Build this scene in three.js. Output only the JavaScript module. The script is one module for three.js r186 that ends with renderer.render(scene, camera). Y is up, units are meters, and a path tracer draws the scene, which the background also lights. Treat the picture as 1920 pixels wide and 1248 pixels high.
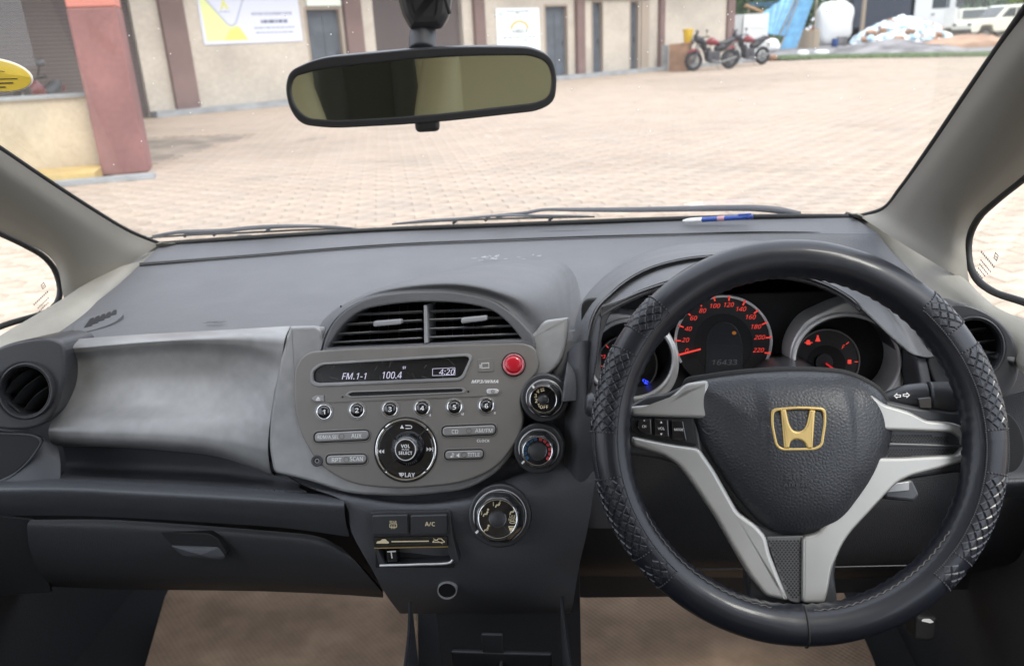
import * as THREE from 'three';
import { mergeGeometries, mergeVertices, toCreasedNormals } from 'three/addons/utils/BufferGeometryUtils.js';
import { RoundedBoxGeometry } from 'three/addons/geometries/RoundedBoxGeometry.js';
import { TextGeometry } from 'three/addons/geometries/TextGeometry.js';
import { FontLoader } from 'three/addons/loaders/FontLoader.js';

/* ---------- camera, sky, sun, exposure ---------- */
const scene = new THREE.Scene();
const EYE = new THREE.Vector3(0, 1.25, 0), FOCAL = 1500;          // focal length in pixels of the 1920 x 1248 photograph
const camera = new THREE.PerspectiveCamera(2 * Math.atan(624 / FOCAL) * 180 / Math.PI, 1920 / 1248, 0.05, 600);
camera.rotation.order = 'YXZ';
camera.position.copy(EYE);
camera.rotation.set(THREE.MathUtils.degToRad(-20.1), THREE.MathUtils.degToRad(6), THREE.MathUtils.degToRad(-2.7));
camera.focus = .88; camera.userData.fStop = 7.5;                     // a phone lens: 3 mm of aperture, focused on the dashboard
camera.updateMatrixWorld(true);

{ // an even, bright overcast sky: a little brighter overhead than at the horizon, faintly blue
  const w = 128, h = 64, a = new Float32Array(w * h * 4);
  for (let j = 0; j < h; j++) for (let i = 0; i < w; i++) {
    const s = Math.sin((j + .5) / h * Math.PI - Math.PI / 2), l = s > 0 ? .82 + .42 * s : .82, k = (j * w + i) * 4;
    a[k] = l * .94; a[k + 1] = l * 1.0; a[k + 2] = l * 1.13; a[k + 3] = 1;
  }
  const t = new THREE.DataTexture(a, w, h, THREE.RGBAFormat, THREE.FloatType);
  t.mapping = THREE.EquirectangularReflectionMapping; t.magFilter = THREE.LinearFilter; t.needsUpdate = true;
  scene.background = t; scene.environment = t;
}
const sun = new THREE.DirectionalLight(new THREE.Color(1, .95, .86), 1.3);
sun.position.set(14, 30, 4); sun.target.position.set(0, 0, -10); sun.shadow.radius = 32; sun.castShadow = true;
Object.assign(sun.shadow.camera, { left: -40, right: 40, top: 40, bottom: -40, near: 1, far: 120 });
sun.shadow.mapSize.set(2048, 2048);
scene.add(sun, sun.target);
const renderer = new THREE.WebGLRenderer({ antialias: true });
renderer.toneMapping = THREE.LinearToneMapping;
renderer.toneMappingExposure = 2.4;
renderer.shadowMap.enabled = true;

/* ---------- random numbers, points from sight lines ---------- */
let seed = 7;
const rnd = () => { seed = (seed + 0x6D2B79F5) | 0; let t = Math.imul(seed ^ seed >>> 15, 1 | seed); t = t + Math.imul(t ^ t >>> 7, 61 | t) ^ t; return ((t ^ t >>> 14) >>> 0) / 4294967296; };
const rr = (a, b) => a + (b - a) * rnd();
const V = (x, y, z) => new THREE.Vector3(x, y, z);
const D = Math.PI / 180;
const ray = (px, py) => V((px - 960) / FOCAL, (624 - py) / FOCAL, -1).applyQuaternion(camera.quaternion);
const Pz = (px, py, d) => { const r = ray(px, py); return r.multiplyScalar(d / -r.z).add(EYE); };      // in the upright plane d metres ahead
const Py = (px, py, y) => { const r = ray(px, py); return r.multiplyScalar(y / r.y).add(EYE); };       // at a height y above the eye
const Px = (px, py, x) => { const r = ray(px, py); return r.multiplyScalar(x / r.x).add(EYE); };       // in a plane along the car
const G = (px, py, up = 0) => Py(px, py, -EYE.y + up);                                                  // on the ground
const toPx = p => { const q = p.clone().sub(EYE).applyQuaternion(camera.quaternion.clone().invert()); return [960 + FOCAL * q.x / -q.z, 624 - FOCAL * q.y / -q.z, -q.z]; };
const MID = -.19;                                                                                       // the car's centre line
// the windscreen: curved in plan, raked back
const glassZ = (x, y) => 1.52 - .13 * ((x - MID) / .65) ** 2 - (y - EYE.y + .345) * 1.72;
const W = (px, py, out = 0) => { const r = ray(px, py); let a = .1, b = 3; for (let i = 0; i < 50; i++) { const m = (a + b) / 2; -r.z * m < glassZ(r.x * m, EYE.y + r.y * m) + out ? a = m : b = m; } return r.multiplyScalar(a).add(EYE); };

// a frame: a plane in the place with its own axes; uv() finds where a sight line meets it
class Frame {
  constructor(o, n, up = V(0, 1, 0)) {
    this.o = o; this.n = n.clone().normalize(); this.u = up.clone().cross(this.n).normalize(); this.v = this.n.clone().cross(this.u);
    this.m = new THREE.Matrix4().makeBasis(this.u, this.v, this.n).setPosition(o);
  }
  static tilt(o, t, y = 0) { return new Frame(o, V(Math.sin(y * D) * Math.cos(t * D), Math.sin(t * D), Math.cos(y * D) * Math.cos(t * D))); }
  uv(px, py, w = 0) {
    const r = ray(px, py), k = this.o.clone().addScaledVector(this.n, w).sub(EYE).dot(this.n) / r.dot(this.n), q = r.multiplyScalar(k).add(EYE).sub(this.o);
    return new THREE.Vector2(q.dot(this.u), q.dot(this.v));
  }
  at(u, v, w = 0) { return this.o.clone().addScaledVector(this.u, u).addScaledVector(this.v, v).addScaledVector(this.n, w); }
  p(px, py, w = 0) { const a = this.uv(px, py, w); return this.at(a.x, a.y, w); }
  len(px, py, r, w = 0) { return this.uv(px + r, py, w).distanceTo(this.uv(px - r, py, w)) / 2; }
  place(g) { g.applyMatrix4(this.m); return g; }
}

/* ---------- shapes ---------- */
// a closed outline of points [x, y, r]; each corner rounded by r
function rounded(pts, r0 = 0, steps = 4) {
  const out = [], n = pts.length;
  for (let i = 0; i < n; i++) {
    const [ax, ay] = pts[(i + n - 1) % n], [bx, by, r = r0] = pts[i], [cx, cy] = pts[(i + 1) % n];
    const la = Math.hypot(ax - bx, ay - by), lc = Math.hypot(cx - bx, cy - by), k = Math.min(r, la * .49, lc * .49);
    if (k < 1e-9) { out.push([bx, by]); continue; }
    const p = [bx + (ax - bx) / la * k, by + (ay - by) / la * k], q = [bx + (cx - bx) / lc * k, by + (cy - by) / lc * k];
    for (let s = 0; s <= steps; s++) { const t = s / steps, u = 1 - t; out.push([u * u * p[0] + 2 * u * t * bx + t * t * q[0], u * u * p[1] + 2 * u * t * by + t * t * q[1]]); }
  }
  return out;
}
// a closed smooth curve through points
function smooth(pts, per = 6) {
  const c = new THREE.CatmullRomCurve3(pts.map(p => V(p[0], p[1], 0)), true, 'centripetal');
  return c.getPoints(pts.length * per).slice(0, -1).map(p => [p.x, p.y]);
}
const oval = (cx, cy, rx, ry = rx, n = 32) => Array.from({ length: n }, (_, i) => [cx + rx * Math.cos(i / n * 2 * Math.PI), cy + ry * Math.sin(i / n * 2 * Math.PI)]);
const box4 = (x0, y0, x1, y1) => [[x0, y0], [x1, y0], [x1, y1], [x0, y1]];
const mapUV = (f, pts, w = 0) => pts.map(p => f.uv(p[0], p[1], w));
const turned = (v, ccw) => (THREE.ShapeUtils.area(v) > 0) === ccw ? v : v.slice().reverse();
const shapeOf = (v2, holes = []) => { const s = new THREE.Shape(turned(v2, true)); for (const h of holes) s.holes.push(new THREE.Path(turned(h, false))); return s; };
// a plate in a frame: front at w1, back at w0, edges eased
function plate(f, pts, w0, w1, bevel = .0008, holes = [], seg = 2) {
  const ov = mapUV(f, pts, w1), hv = holes.map(h => mapUV(f, h, w1));
  let b = Math.min(bevel, Math.abs(w1 - w0) * .45);
  for (const h of hv) for (const q of h) for (let i = 0; i < ov.length; i++) { const p = ov[i], r = ov[(i + 1) % ov.length], l = p.distanceToSquared(r) || 1e-12, k = Math.max(0, Math.min(1, ((q.x - p.x) * (r.x - p.x) + (q.y - p.y) * (r.y - p.y)) / l)); b = Math.min(b, .4 * Math.hypot(q.x - p.x - k * (r.x - p.x), q.y - p.y - k * (r.y - p.y))); }
  const g = new THREE.ExtrudeGeometry(shapeOf(ov, hv), { depth: Math.max(1e-5, w1 - w0 - 2 * b), bevelEnabled: b > 0, bevelThickness: b, bevelSize: b, bevelOffset: -b, bevelSegments: seg, curveSegments: 8 });
  g.translate(0, 0, w0 + b);
  return f.place(g);
}
// a cushion in a frame: rings of the outline drawn in towards its middle, lifted by prof(0 edge .. 1 middle)
function cushion(f, pts, prof, w0 = 0, rings = 14, c = null, warp = null) {
  const v = mapUV(f, pts, w0), n = v.length, m = c ? f.uv(c[0], c[1], w0) : v.reduce((a, b) => a.add(b), new THREE.Vector2()).divideScalar(n), pos = [], uv = [], idx = [];
  for (let r = 0; r <= rings; r++) { const t = Math.sin(r / rings * Math.PI / 2), k = 1 - t * .999; for (let i = 0; i < n; i++) { const x = m.x + (v[i].x - m.x) * k, y = m.y + (v[i].y - m.y) * k; pos.push(x, y, w0 + prof(t) + (warp ? warp(x, y, t) : 0)); uv.push(x, y); } }
  for (let r = 0; r < rings; r++) for (let i = 0; i < n; i++) { const a = r * n + i, b = r * n + (i + 1) % n; idx.push(a, b, a + n, b, b + n, a + n); }
  const g = new THREE.BufferGeometry();
  g.setAttribute('position', new THREE.Float32BufferAttribute(pos, 3)); g.setAttribute('uv', new THREE.Float32BufferAttribute(uv, 2)); g.setIndex(idx);
  if (THREE.ShapeUtils.area(v) < 0) { const ix = g.index.array; for (let i = 0; i < ix.length; i += 3) { const t = ix[i]; ix[i] = ix[i + 1]; ix[i + 1] = t; } }
  g.computeVertexNormals();
  return f.place(g);
}
// a smooth sheet with thickness through a grid of points (rows of equal length)
const cr = (a, b, c, d, t) => .5 * (2 * b + (c - a) * t + (2 * a - 5 * b + 4 * c - d) * t * t + (3 * b - a - 3 * c + d) * t * t * t);
const crp = (l, s) => { const n = l.length - 1, i = Math.min(Math.floor(s), n - 1), t = s - i, g = k => k < 0 ? l[0].clone().multiplyScalar(2).sub(l[1]) : k > n ? l[n].clone().multiplyScalar(2).sub(l[n - 1]) : l[k], A = g(i - 1), B = l[i], C = l[i + 1], E = g(i + 2); return V(cr(A.x, B.x, C.x, E.x, t), cr(A.y, B.y, C.y, E.y, t), cr(A.z, B.z, C.z, E.z, t)); };
function sheet(grid, nu = 40, nv = 24, thick = .003, toward = EYE) {
  const R = grid.length - 1, Cn = grid[0].length - 1, P = [];
  for (let j = 0; j <= nv; j++) { const row = []; for (let i = 0; i <= nu; i++) row.push(crp(grid.map(r => crp(r, i / nu * Cn)), j / nv * R)); P.push(row); }
  const pos = [], uv = [], idx = [], w = nu + 1; let vacc = 0;
  for (let j = 0; j <= nv; j++) { if (j) vacc += P[j][nu >> 1].distanceTo(P[j - 1][nu >> 1]); let ua = 0; for (let i = 0; i <= nu; i++) { if (i) ua += P[j][i].distanceTo(P[j][i - 1]); pos.push(P[j][i].x, P[j][i].y, P[j][i].z); uv.push(ua, vacc); } }
  for (let j = 0; j < nv; j++) for (let i = 0; i < nu; i++) { const a = j * w + i; idx.push(a, a + w, a + 1, a + 1, a + w, a + w + 1); }
  let g = new THREE.BufferGeometry();
  g.setAttribute('position', new THREE.Float32BufferAttribute(pos, 3)); g.setAttribute('uv', new THREE.Float32BufferAttribute(uv, 2)); g.setIndex(idx); g.computeVertexNormals();
  const N = g.attributes.normal, mid = P[nv >> 1][nu >> 1], nm = V(0, 0, 0).fromBufferAttribute(N, (nv >> 1) * w + (nu >> 1));
  const flip = nm.dot(toward.clone().sub(mid)) < 0;
  if (flip) { for (let i = 0; i < idx.length; i += 3) { const t = idx[i]; idx[i] = idx[i + 1]; idx[i + 1] = t; } g.setIndex(idx); g.computeVertexNormals(); }
  if (!thick) return g;
  // back face and rim
  const cnt = pos.length / 3, p2 = pos.slice(), u2 = uv.slice(), i2 = idx.slice(), n2 = Array.from(g.attributes.normal.array);
  for (let k = 0; k < cnt; k++) { for (let c = 0; c < 3; c++) p2.push(pos[k * 3 + c] - n2[k * 3 + c] * thick); u2.push(uv[k * 2], uv[k * 2 + 1]); }
  for (let k = 0; k < cnt; k++) n2.push(-n2[k * 3], -n2[k * 3 + 1], -n2[k * 3 + 2]);
  for (let i = 0; i < idx.length; i += 3) i2.push(idx[i] + cnt, idx[i + 2] + cnt, idx[i + 1] + cnt);
  const rim = []; for (let i = 0; i <= nu; i++) rim.push(i); for (let j = 1; j <= nv; j++) rim.push(j * w + nu); for (let i = nu - 1; i >= 0; i--) rim.push(nv * w + i); for (let j = nv - 1; j > 0; j--) rim.push(j * w);
  for (let k = 0; k < rim.length; k++) { const a = rim[k], b = rim[(k + 1) % rim.length]; flip ? i2.push(a, a + cnt, b, b, a + cnt, b + cnt) : i2.push(a, b, a + cnt, b, b + cnt, a + cnt); }
  g = new THREE.BufferGeometry();
  g.setAttribute('position', new THREE.Float32BufferAttribute(p2, 3)); g.setAttribute('uv', new THREE.Float32BufferAttribute(u2, 2)); g.setAttribute('normal', new THREE.Float32BufferAttribute(n2, 3)); g.setIndex(i2);
  return g;
}
const tube = (pts, r, seg = 40, rad = 8, closed = false) => new THREE.TubeGeometry(new THREE.CatmullRomCurve3(pts, closed, 'centripetal'), seg, r, rad, closed);
// a tube whose radius runs through a list, ends closed
function taper(pts, radii, seg = 24, rad = 14, flat = 1) {
  const c = new THREE.CatmullRomCurve3(pts), fr = c.computeFrenetFrames(seg), pos = [], idx = [];
  for (let i = 0; i <= seg; i++) { const s = i / seg, q = c.getPoint(s), k = s * (radii.length - 1), a = Math.min(Math.floor(k), radii.length - 2), r = radii[a] + (radii[a + 1] - radii[a]) * (k - a); for (let j = 0; j < rad; j++) { const t = j / rad * 2 * Math.PI, p = q.clone().addScaledVector(fr.normals[i], Math.cos(t) * r).addScaledVector(fr.binormals[i], Math.sin(t) * r * flat); pos.push(p.x, p.y, p.z); } }
  for (let i = 0; i < seg; i++) for (let j = 0; j < rad; j++) { const a = i * rad + j, b = i * rad + (j + 1) % rad; idx.push(a, b, a + rad, b, b + rad, a + rad); }
  for (const e of [0, seg]) { const q = c.getPoint(e / seg), k = pos.length / 3; pos.push(q.x, q.y, q.z); for (let j = 0; j < rad; j++) { const a = e * rad + j, b = e * rad + (j + 1) % rad; e ? idx.push(a, b, k) : idx.push(b, a, k); } }
  const g = new THREE.BufferGeometry(); g.setAttribute('position', new THREE.Float32BufferAttribute(pos, 3)); g.setIndex(idx); g.computeVertexNormals(); return g;
}
const boxAt = (x0, y0, z0, x1, y1, z1, r = 0) => { const w = Math.abs(x1 - x0), h = Math.abs(y1 - y0), d = Math.abs(z1 - z0), g = r ? new RoundedBoxGeometry(w, h, d, 2, Math.min(r, w / 2.1, h / 2.1, d / 2.1)) : new THREE.BoxGeometry(w, h, d); return g.translate((x0 + x1) / 2, (y0 + y1) / 2, (z0 + z1) / 2); };
// uv in metres from the axis each face looks along
function metreUV(g0) {
  const g = g0.index ? g0.toNonIndexed() : g0, p = g.attributes.position, n = g.attributes.normal, uv = new Float32Array(p.count * 2);
  for (let i = 0; i < p.count; i += 3) {
    const a = V(0, 0, 0).fromBufferAttribute(p, i), b = V(0, 0, 0).fromBufferAttribute(p, i + 1).sub(a), c = V(0, 0, 0).fromBufferAttribute(p, i + 2).sub(a), f = b.cross(c), ax = Math.abs(f.x), ay = Math.abs(f.y), az = Math.abs(f.z);
    for (let k = i; k < i + 3; k++) { const x = p.getX(k), y = p.getY(k), z = p.getZ(k); if (ax >= ay && ax >= az) { uv[k * 2] = z; uv[k * 2 + 1] = y; } else if (ay >= az) { uv[k * 2] = x; uv[k * 2 + 1] = z; } else { uv[k * 2] = x; uv[k * 2 + 1] = y; } }
  }
  g.setAttribute('uv', new THREE.BufferAttribute(uv, 2)); return g;
}
function merged(list) {
  return mergeGeometries(list.map(g => { const a = g.index ? g.toNonIndexed() : g.clone(); if (!a.attributes.normal) a.computeVertexNormals(); if (!a.attributes.uv) a.setAttribute('uv', new THREE.Float32BufferAttribute(new Float32Array(a.attributes.position.count * 2), 2)); for (const k of Object.keys(a.attributes)) if (!['position', 'normal', 'uv'].includes(k)) a.deleteAttribute(k); return a; }));
}

/* ---------- things and parts ---------- */
const used = new Map(), baseOf = new WeakMap();
const numbered = n => { const k = used.get(n) || 0; used.set(n, k + 1); return k ? `${n}_${String(k).padStart(3, '0')}` : n; };
function thing(name, label, category, base = V(0, 0, 0), group) {
  const o = new THREE.Group(); o.name = numbered(name); o.position.copy(base); o.userData = { label, category }; if (group) o.userData.group = group;
  baseOf.set(o, base.clone()); scene.add(o); return o;
}
function part(parent, name, geo, mat, label) {      // geo in world places; kept relative to its thing
  const b = baseOf.get(parent), g = Array.isArray(geo) ? merged(geo) : geo;
  g.translate(-b.x, -b.y, -b.z);
  const m = new THREE.Mesh(g, mat); m.name = name; m.castShadow = m.receiveShadow = true; if (label) m.userData.label = label;
  baseOf.set(m, b); parent.add(m); return m;
}
function setting(name, geo, mat, kind = 'structure') { const m = new THREE.Mesh(geo, mat); m.name = numbered(name); m.userData = { kind }; m.castShadow = m.receiveShadow = true; scene.add(m); baseOf.set(m, V(0, 0, 0)); return m; }
function copyOf(o, pos, turn, label) { const c = o.clone(); c.name = numbered(o.name.replace(/_\d{3}$/, '')); c.userData = { ...o.userData, label }; c.position.copy(pos); c.rotation.y = turn; scene.add(c); return c; }

/* ---------- lettering ---------- */
const fontBold = await new FontLoader().loadAsync('fonts/droid/droid_sans_bold.typeface.json'), fontPlain = await new FontLoader().loadAsync('fonts/droid/droid_sans_regular.typeface.json');
// text of a given height in metres, centred, flat on a frame at height w; slant leans it, turn rotates it
function letters(f, str, px, py, hpx, w, { font = fontBold, slant = 0, turn = 0, stretch = 1, deep = .0002 } = {}) {
  const c = f.uv(px, py, w), s = f.len(px, py, hpx / 2, w) * 2;
  const g = new TextGeometry(str, { font, size: s, depth: deep, curveSegments: 2, bevelEnabled: false });
  g.computeBoundingBox(); const b = g.boundingBox; g.translate(-(b.min.x + b.max.x) / 2, -(b.min.y + b.max.y) / 2, 0);
  if (slant) g.applyMatrix4(new THREE.Matrix4().makeShear(0, 0, slant, 0, 0, 0));
  g.scale(stretch, 1, 1); g.rotateZ(turn); g.translate(c.x, c.y, w);
  return f.place(g);
}
// a flat bar between two picture points on a frame
function bar(f, a, b, widePx, w, high = .0003) {
  const p = f.uv(a[0], a[1], w), q = f.uv(b[0], b[1], w), s = f.len(a[0], a[1], widePx / 2, w) * 2, l = p.distanceTo(q), g = new THREE.BoxGeometry(l, s, high);
  g.rotateZ(Math.atan2(q.y - p.y, q.x - p.x)); g.translate((p.x + q.x) / 2, (p.y + q.y) / 2, w + high / 2); return f.place(g);
}
// a ring on a frame: an oval band standing from w0 to w1
function band(f, cx, cy, rx, ry, wide, w0, w1, bevel = .0006, a0 = null, a1 = null) {
  if (a0 === null) return plate(f, oval(cx, cy, rx, ry, 48), w0, w1, bevel, [oval(cx, cy, rx - wide, ry - wide, 48)]);
  const o = [], n = 40; for (let i = 0; i <= n; i++) { const a = (a0 + (a1 - a0) * i / n) * D; o.push([cx + rx * Math.cos(a), cy - ry * Math.sin(a)]); } for (let i = n; i >= 0; i--) { const a = (a0 + (a1 - a0) * i / n) * D; o.push([cx + (rx - wide) * Math.cos(a), cy - (ry - wide) * Math.sin(a)]); }
  return plate(f, o, w0, w1, bevel);
}

/* ---------- textures and materials ---------- */
function hash(ix, iy, s) { let h = Math.imul(ix, 374761393) + Math.imul(iy, 668265263) + Math.imul(s, 982451653); h = Math.imul(h ^ h >>> 13, 1274126177); return ((h ^ h >>> 16) >>> 0) / 4294967296; }
function vnoise(x, y, per, s) { const ix = Math.floor(x), iy = Math.floor(y), fx = x - ix, fy = y - iy, m = k => ((k % per) + per) % per, u = fx * fx * (3 - 2 * fx), v = fy * fy * (3 - 2 * fy), a = hash(m(ix), m(iy), s), b = hash(m(ix + 1), m(iy), s), c = hash(m(ix), m(iy + 1), s), d = hash(m(ix + 1), m(iy + 1), s); return a + (b - a) * u + (c - a) * v + (a - b - c + d) * u * v; }
const fbm = (x, y, per, s, o = 4) => { let t = 0, a = .5, k = 1; for (let i = 0; i < o; i++) { t += a * vnoise(x * k, y * k, per * k, s + i); a *= .5; k *= 2; } return t / (1 - .5 ** o); };
function tex(n, fn, { srgb = false, repeat = 1 } = {}) {
  const a = new Uint8Array(n * n * 4);
  for (let j = 0; j < n; j++) for (let i = 0; i < n; i++) { let c = fn(i / n, j / n); if (!Array.isArray(c)) c = [c, c, c]; const k = (j * n + i) * 4; for (let q = 0; q < 3; q++) a[k + q] = Math.max(0, Math.min(255, c[q] * 255)); a[k + 3] = 255; }
  const t = new THREE.DataTexture(a, n, n); t.wrapS = t.wrapT = THREE.RepeatWrapping; t.magFilter = THREE.LinearFilter; t.minFilter = THREE.LinearMipmapLinearFilter; t.generateMipmaps = true;
  if (srgb) t.colorSpace = THREE.SRGBColorSpace; t.repeat.set(repeat, repeat); t.needsUpdate = true; return t;
}
function cells(u, v, per, s) { // distance to the nearest and second seed: leather pebbles
  const x = u * per, y = v * per, ix = Math.floor(x), iy = Math.floor(y); let d1 = 9, d2 = 9;
  for (let j = -1; j < 2; j++) for (let i = -1; i < 2; i++) { const cx = ix + i, cy = iy + j, m = k => ((k % per) + per) % per, qx = cx + hash(m(cx), m(cy), s), qy = cy + hash(m(cx), m(cy), s + 9), d = Math.hypot(qx - x, qy - y); if (d < d1) { d2 = d1; d1 = d; } else if (d < d2) d2 = d; }
  return [d1, d2];
}
const grainTex = tex(256, (u, v) => { const [a, b] = cells(u, v, 22, 3); return Math.min(1, (b - a) * 1.8) * .85 + .15 * vnoise(u * 64, v * 64, 64, 5); }, { repeat: 25 });   // one tile is 4 cm
const hideTex = tex(256, (u, v) => { const [a, b] = cells(u + .02 * vnoise(u * 8, v * 8, 8, 2), v, 18, 11); return Math.min(1, (b - a) * 1.6); }, { repeat: 16 });
const mottle = (lo, hi, s, per = 4, tint = [1, 1, 1], rep = 2.2) => tex(256, (u, v) => { const k = lo + (hi - lo) * Math.min(1, Math.max(0, (fbm(u * per, v * per, per, s, 5) - .28) * 2.2)); return tint.map(t => k * t); }, { srgb: true, repeat: rep });
const roughTex = (lo, hi, s, per = 6, rep = 3) => tex(128, (u, v) => lo + (hi - lo) * fbm(u * per, v * per, per, s, 4), { repeat: rep });
const lin = (r, g, b) => new THREE.Color().setRGB(r, g, b);
const mat = (c, rough, o = {}) => new THREE.MeshPhysicalMaterial({ color: c, roughness: rough, metalness: 0, ...o });
const dustMap = tex(512, (u, v) => { const a = fbm(u * 6, v * 6, 6, 21, 5), b = vnoise(u * 256, v * 256, 256, 4), s = hash(Math.floor(u * 512), Math.floor(v * 512), 77) > .9985 ? .12 : 0; return .93 + .05 * a + .02 * b + s; }, { srgb: true, repeat: 3 }), grimeMap = tex(512, (u, v) => { const a = fbm(u * 5, v * 5, 5, 33, 6), b = fbm(u * 40, v * 40, 40, 35, 2), c = Math.max(0, Math.min(1, (a - .36) * 3)); const k = .84 + .15 * c - .07 * b; return [k, k * .995, k * .985]; }, { srgb: true, repeat: 2.6 }), fadeMap = mottle(.91, 1, 55, 5, [1, .995, .985], 2.4);
const M = {
  pad: mat(lin(.107, .109, .116), .62, { bumpMap: grainTex, bumpScale: .0003, map: dustMap, roughnessMap: roughTex(.75, 1, 4) }),
  darkPlastic: mat(lin(.062, .065, .072), .5, { bumpMap: grainTex, bumpScale: .00022, map: dustMap }),
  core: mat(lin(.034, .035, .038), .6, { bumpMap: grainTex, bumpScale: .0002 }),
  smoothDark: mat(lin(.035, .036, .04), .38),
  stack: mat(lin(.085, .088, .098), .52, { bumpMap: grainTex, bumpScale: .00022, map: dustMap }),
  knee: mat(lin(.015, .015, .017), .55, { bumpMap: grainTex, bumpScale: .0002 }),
  vane: mat(lin(.26, .265, .28), .34),
  gloss: mat(lin(.008, .008, .01), .12, { clearcoat: .6, clearcoatRoughness: .08 }),
  black: mat(lin(.006, .006, .007), .7),
  silver: mat(lin(.31, .313, .32), .52, { metalness: .22, map: grimeMap, roughnessMap: roughTex(.7, 1, 8) }),
  radio: mat(lin(.2, .19, .18), .46, { metalness: .3, map: fadeMap }),
  pill: mat(lin(.26, .255, .25), .35, { metalness: .35 }),
  bright: mat(lin(.72, .72, .73), .32, { metalness: .55 }),
  spoke: mat(lin(.42, .42, .41), .36, { metalness: .5, map: fadeMap }),
  chrome: mat(lin(.8, .8, .8), .12, { metalness: 1 }),
  smoke: mat(lin(.16, .16, .165), .1, { metalness: .85 }),
  gold: mat(lin(.62, .44, .17), .32, { metalness: .55 }),
  beige: mat(lin(.28, .27, .24), .68, { bumpMap: grainTex, bumpScale: .00012, map: fadeMap }),
  pillar: mat(lin(.225, .21, .18), .75, { bumpMap: grainTex, bumpScale: .0001 }),
  leather: mat(lin(.01, .011, .016), .4, { specularIntensity: .7, clearcoat: .3, clearcoatRoughness: .14, bumpMap: grainTex, bumpScale: .00005 }),
  hub: mat(lin(.024, .026, .031), .44, { bumpMap: hideTex, bumpScale: .0002 }),
  white: mat(lin(.75, .75, .74), .5), cream: mat(lin(.72, .62, .4), .5),
  etch: mat(lin(.2, .18, .16), .7),
  rubber: mat(lin(.012, .012, .012), .6),
  glass: mat(lin(.97, .985, .975), .0, { transmission: 1, thickness: 0, ior: 1.5, specularIntensity: .8 }),
  veilGlass: mat(lin(.93, .93, .92), .0, { transmission: .918, thickness: 0, ior: 1.5, specularIntensity: 1 }),          // veil glare put in as a pale dust film on the pane
  lens: mat(lin(1, 1, 1), .02, { transmission: 1, thickness: 0, ior: 1.35 }),
  mat: mat(lin(.38, .26, .17), .85, { bumpMap: tex(128, (u, v) => .5 + .5 * Math.sin(u * 2 * Math.PI * 16) * Math.sin(v * 2 * Math.PI * 16), { repeat: 6 }), bumpScale: .0006, map: mottle(.8, 1, 71, 6, [1, 1, 1], 3) }),
  carpet: mat(lin(.018, .018, .02), .95),
  seat: mat(lin(.5, .45, .33), .5, { bumpMap: hideTex, bumpScale: .0003 }),
  head: mat(lin(.6, .59, .55), .9),
  red: mat(lin(.45, .006, .02), .25, { clearcoat: .5 }),
};
const glow = (r, g, b, k = 1) => mat(lin(r * .3, g * .3, b * .3), .5, { emissive: lin(r, g, b), emissiveIntensity: k });
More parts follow.
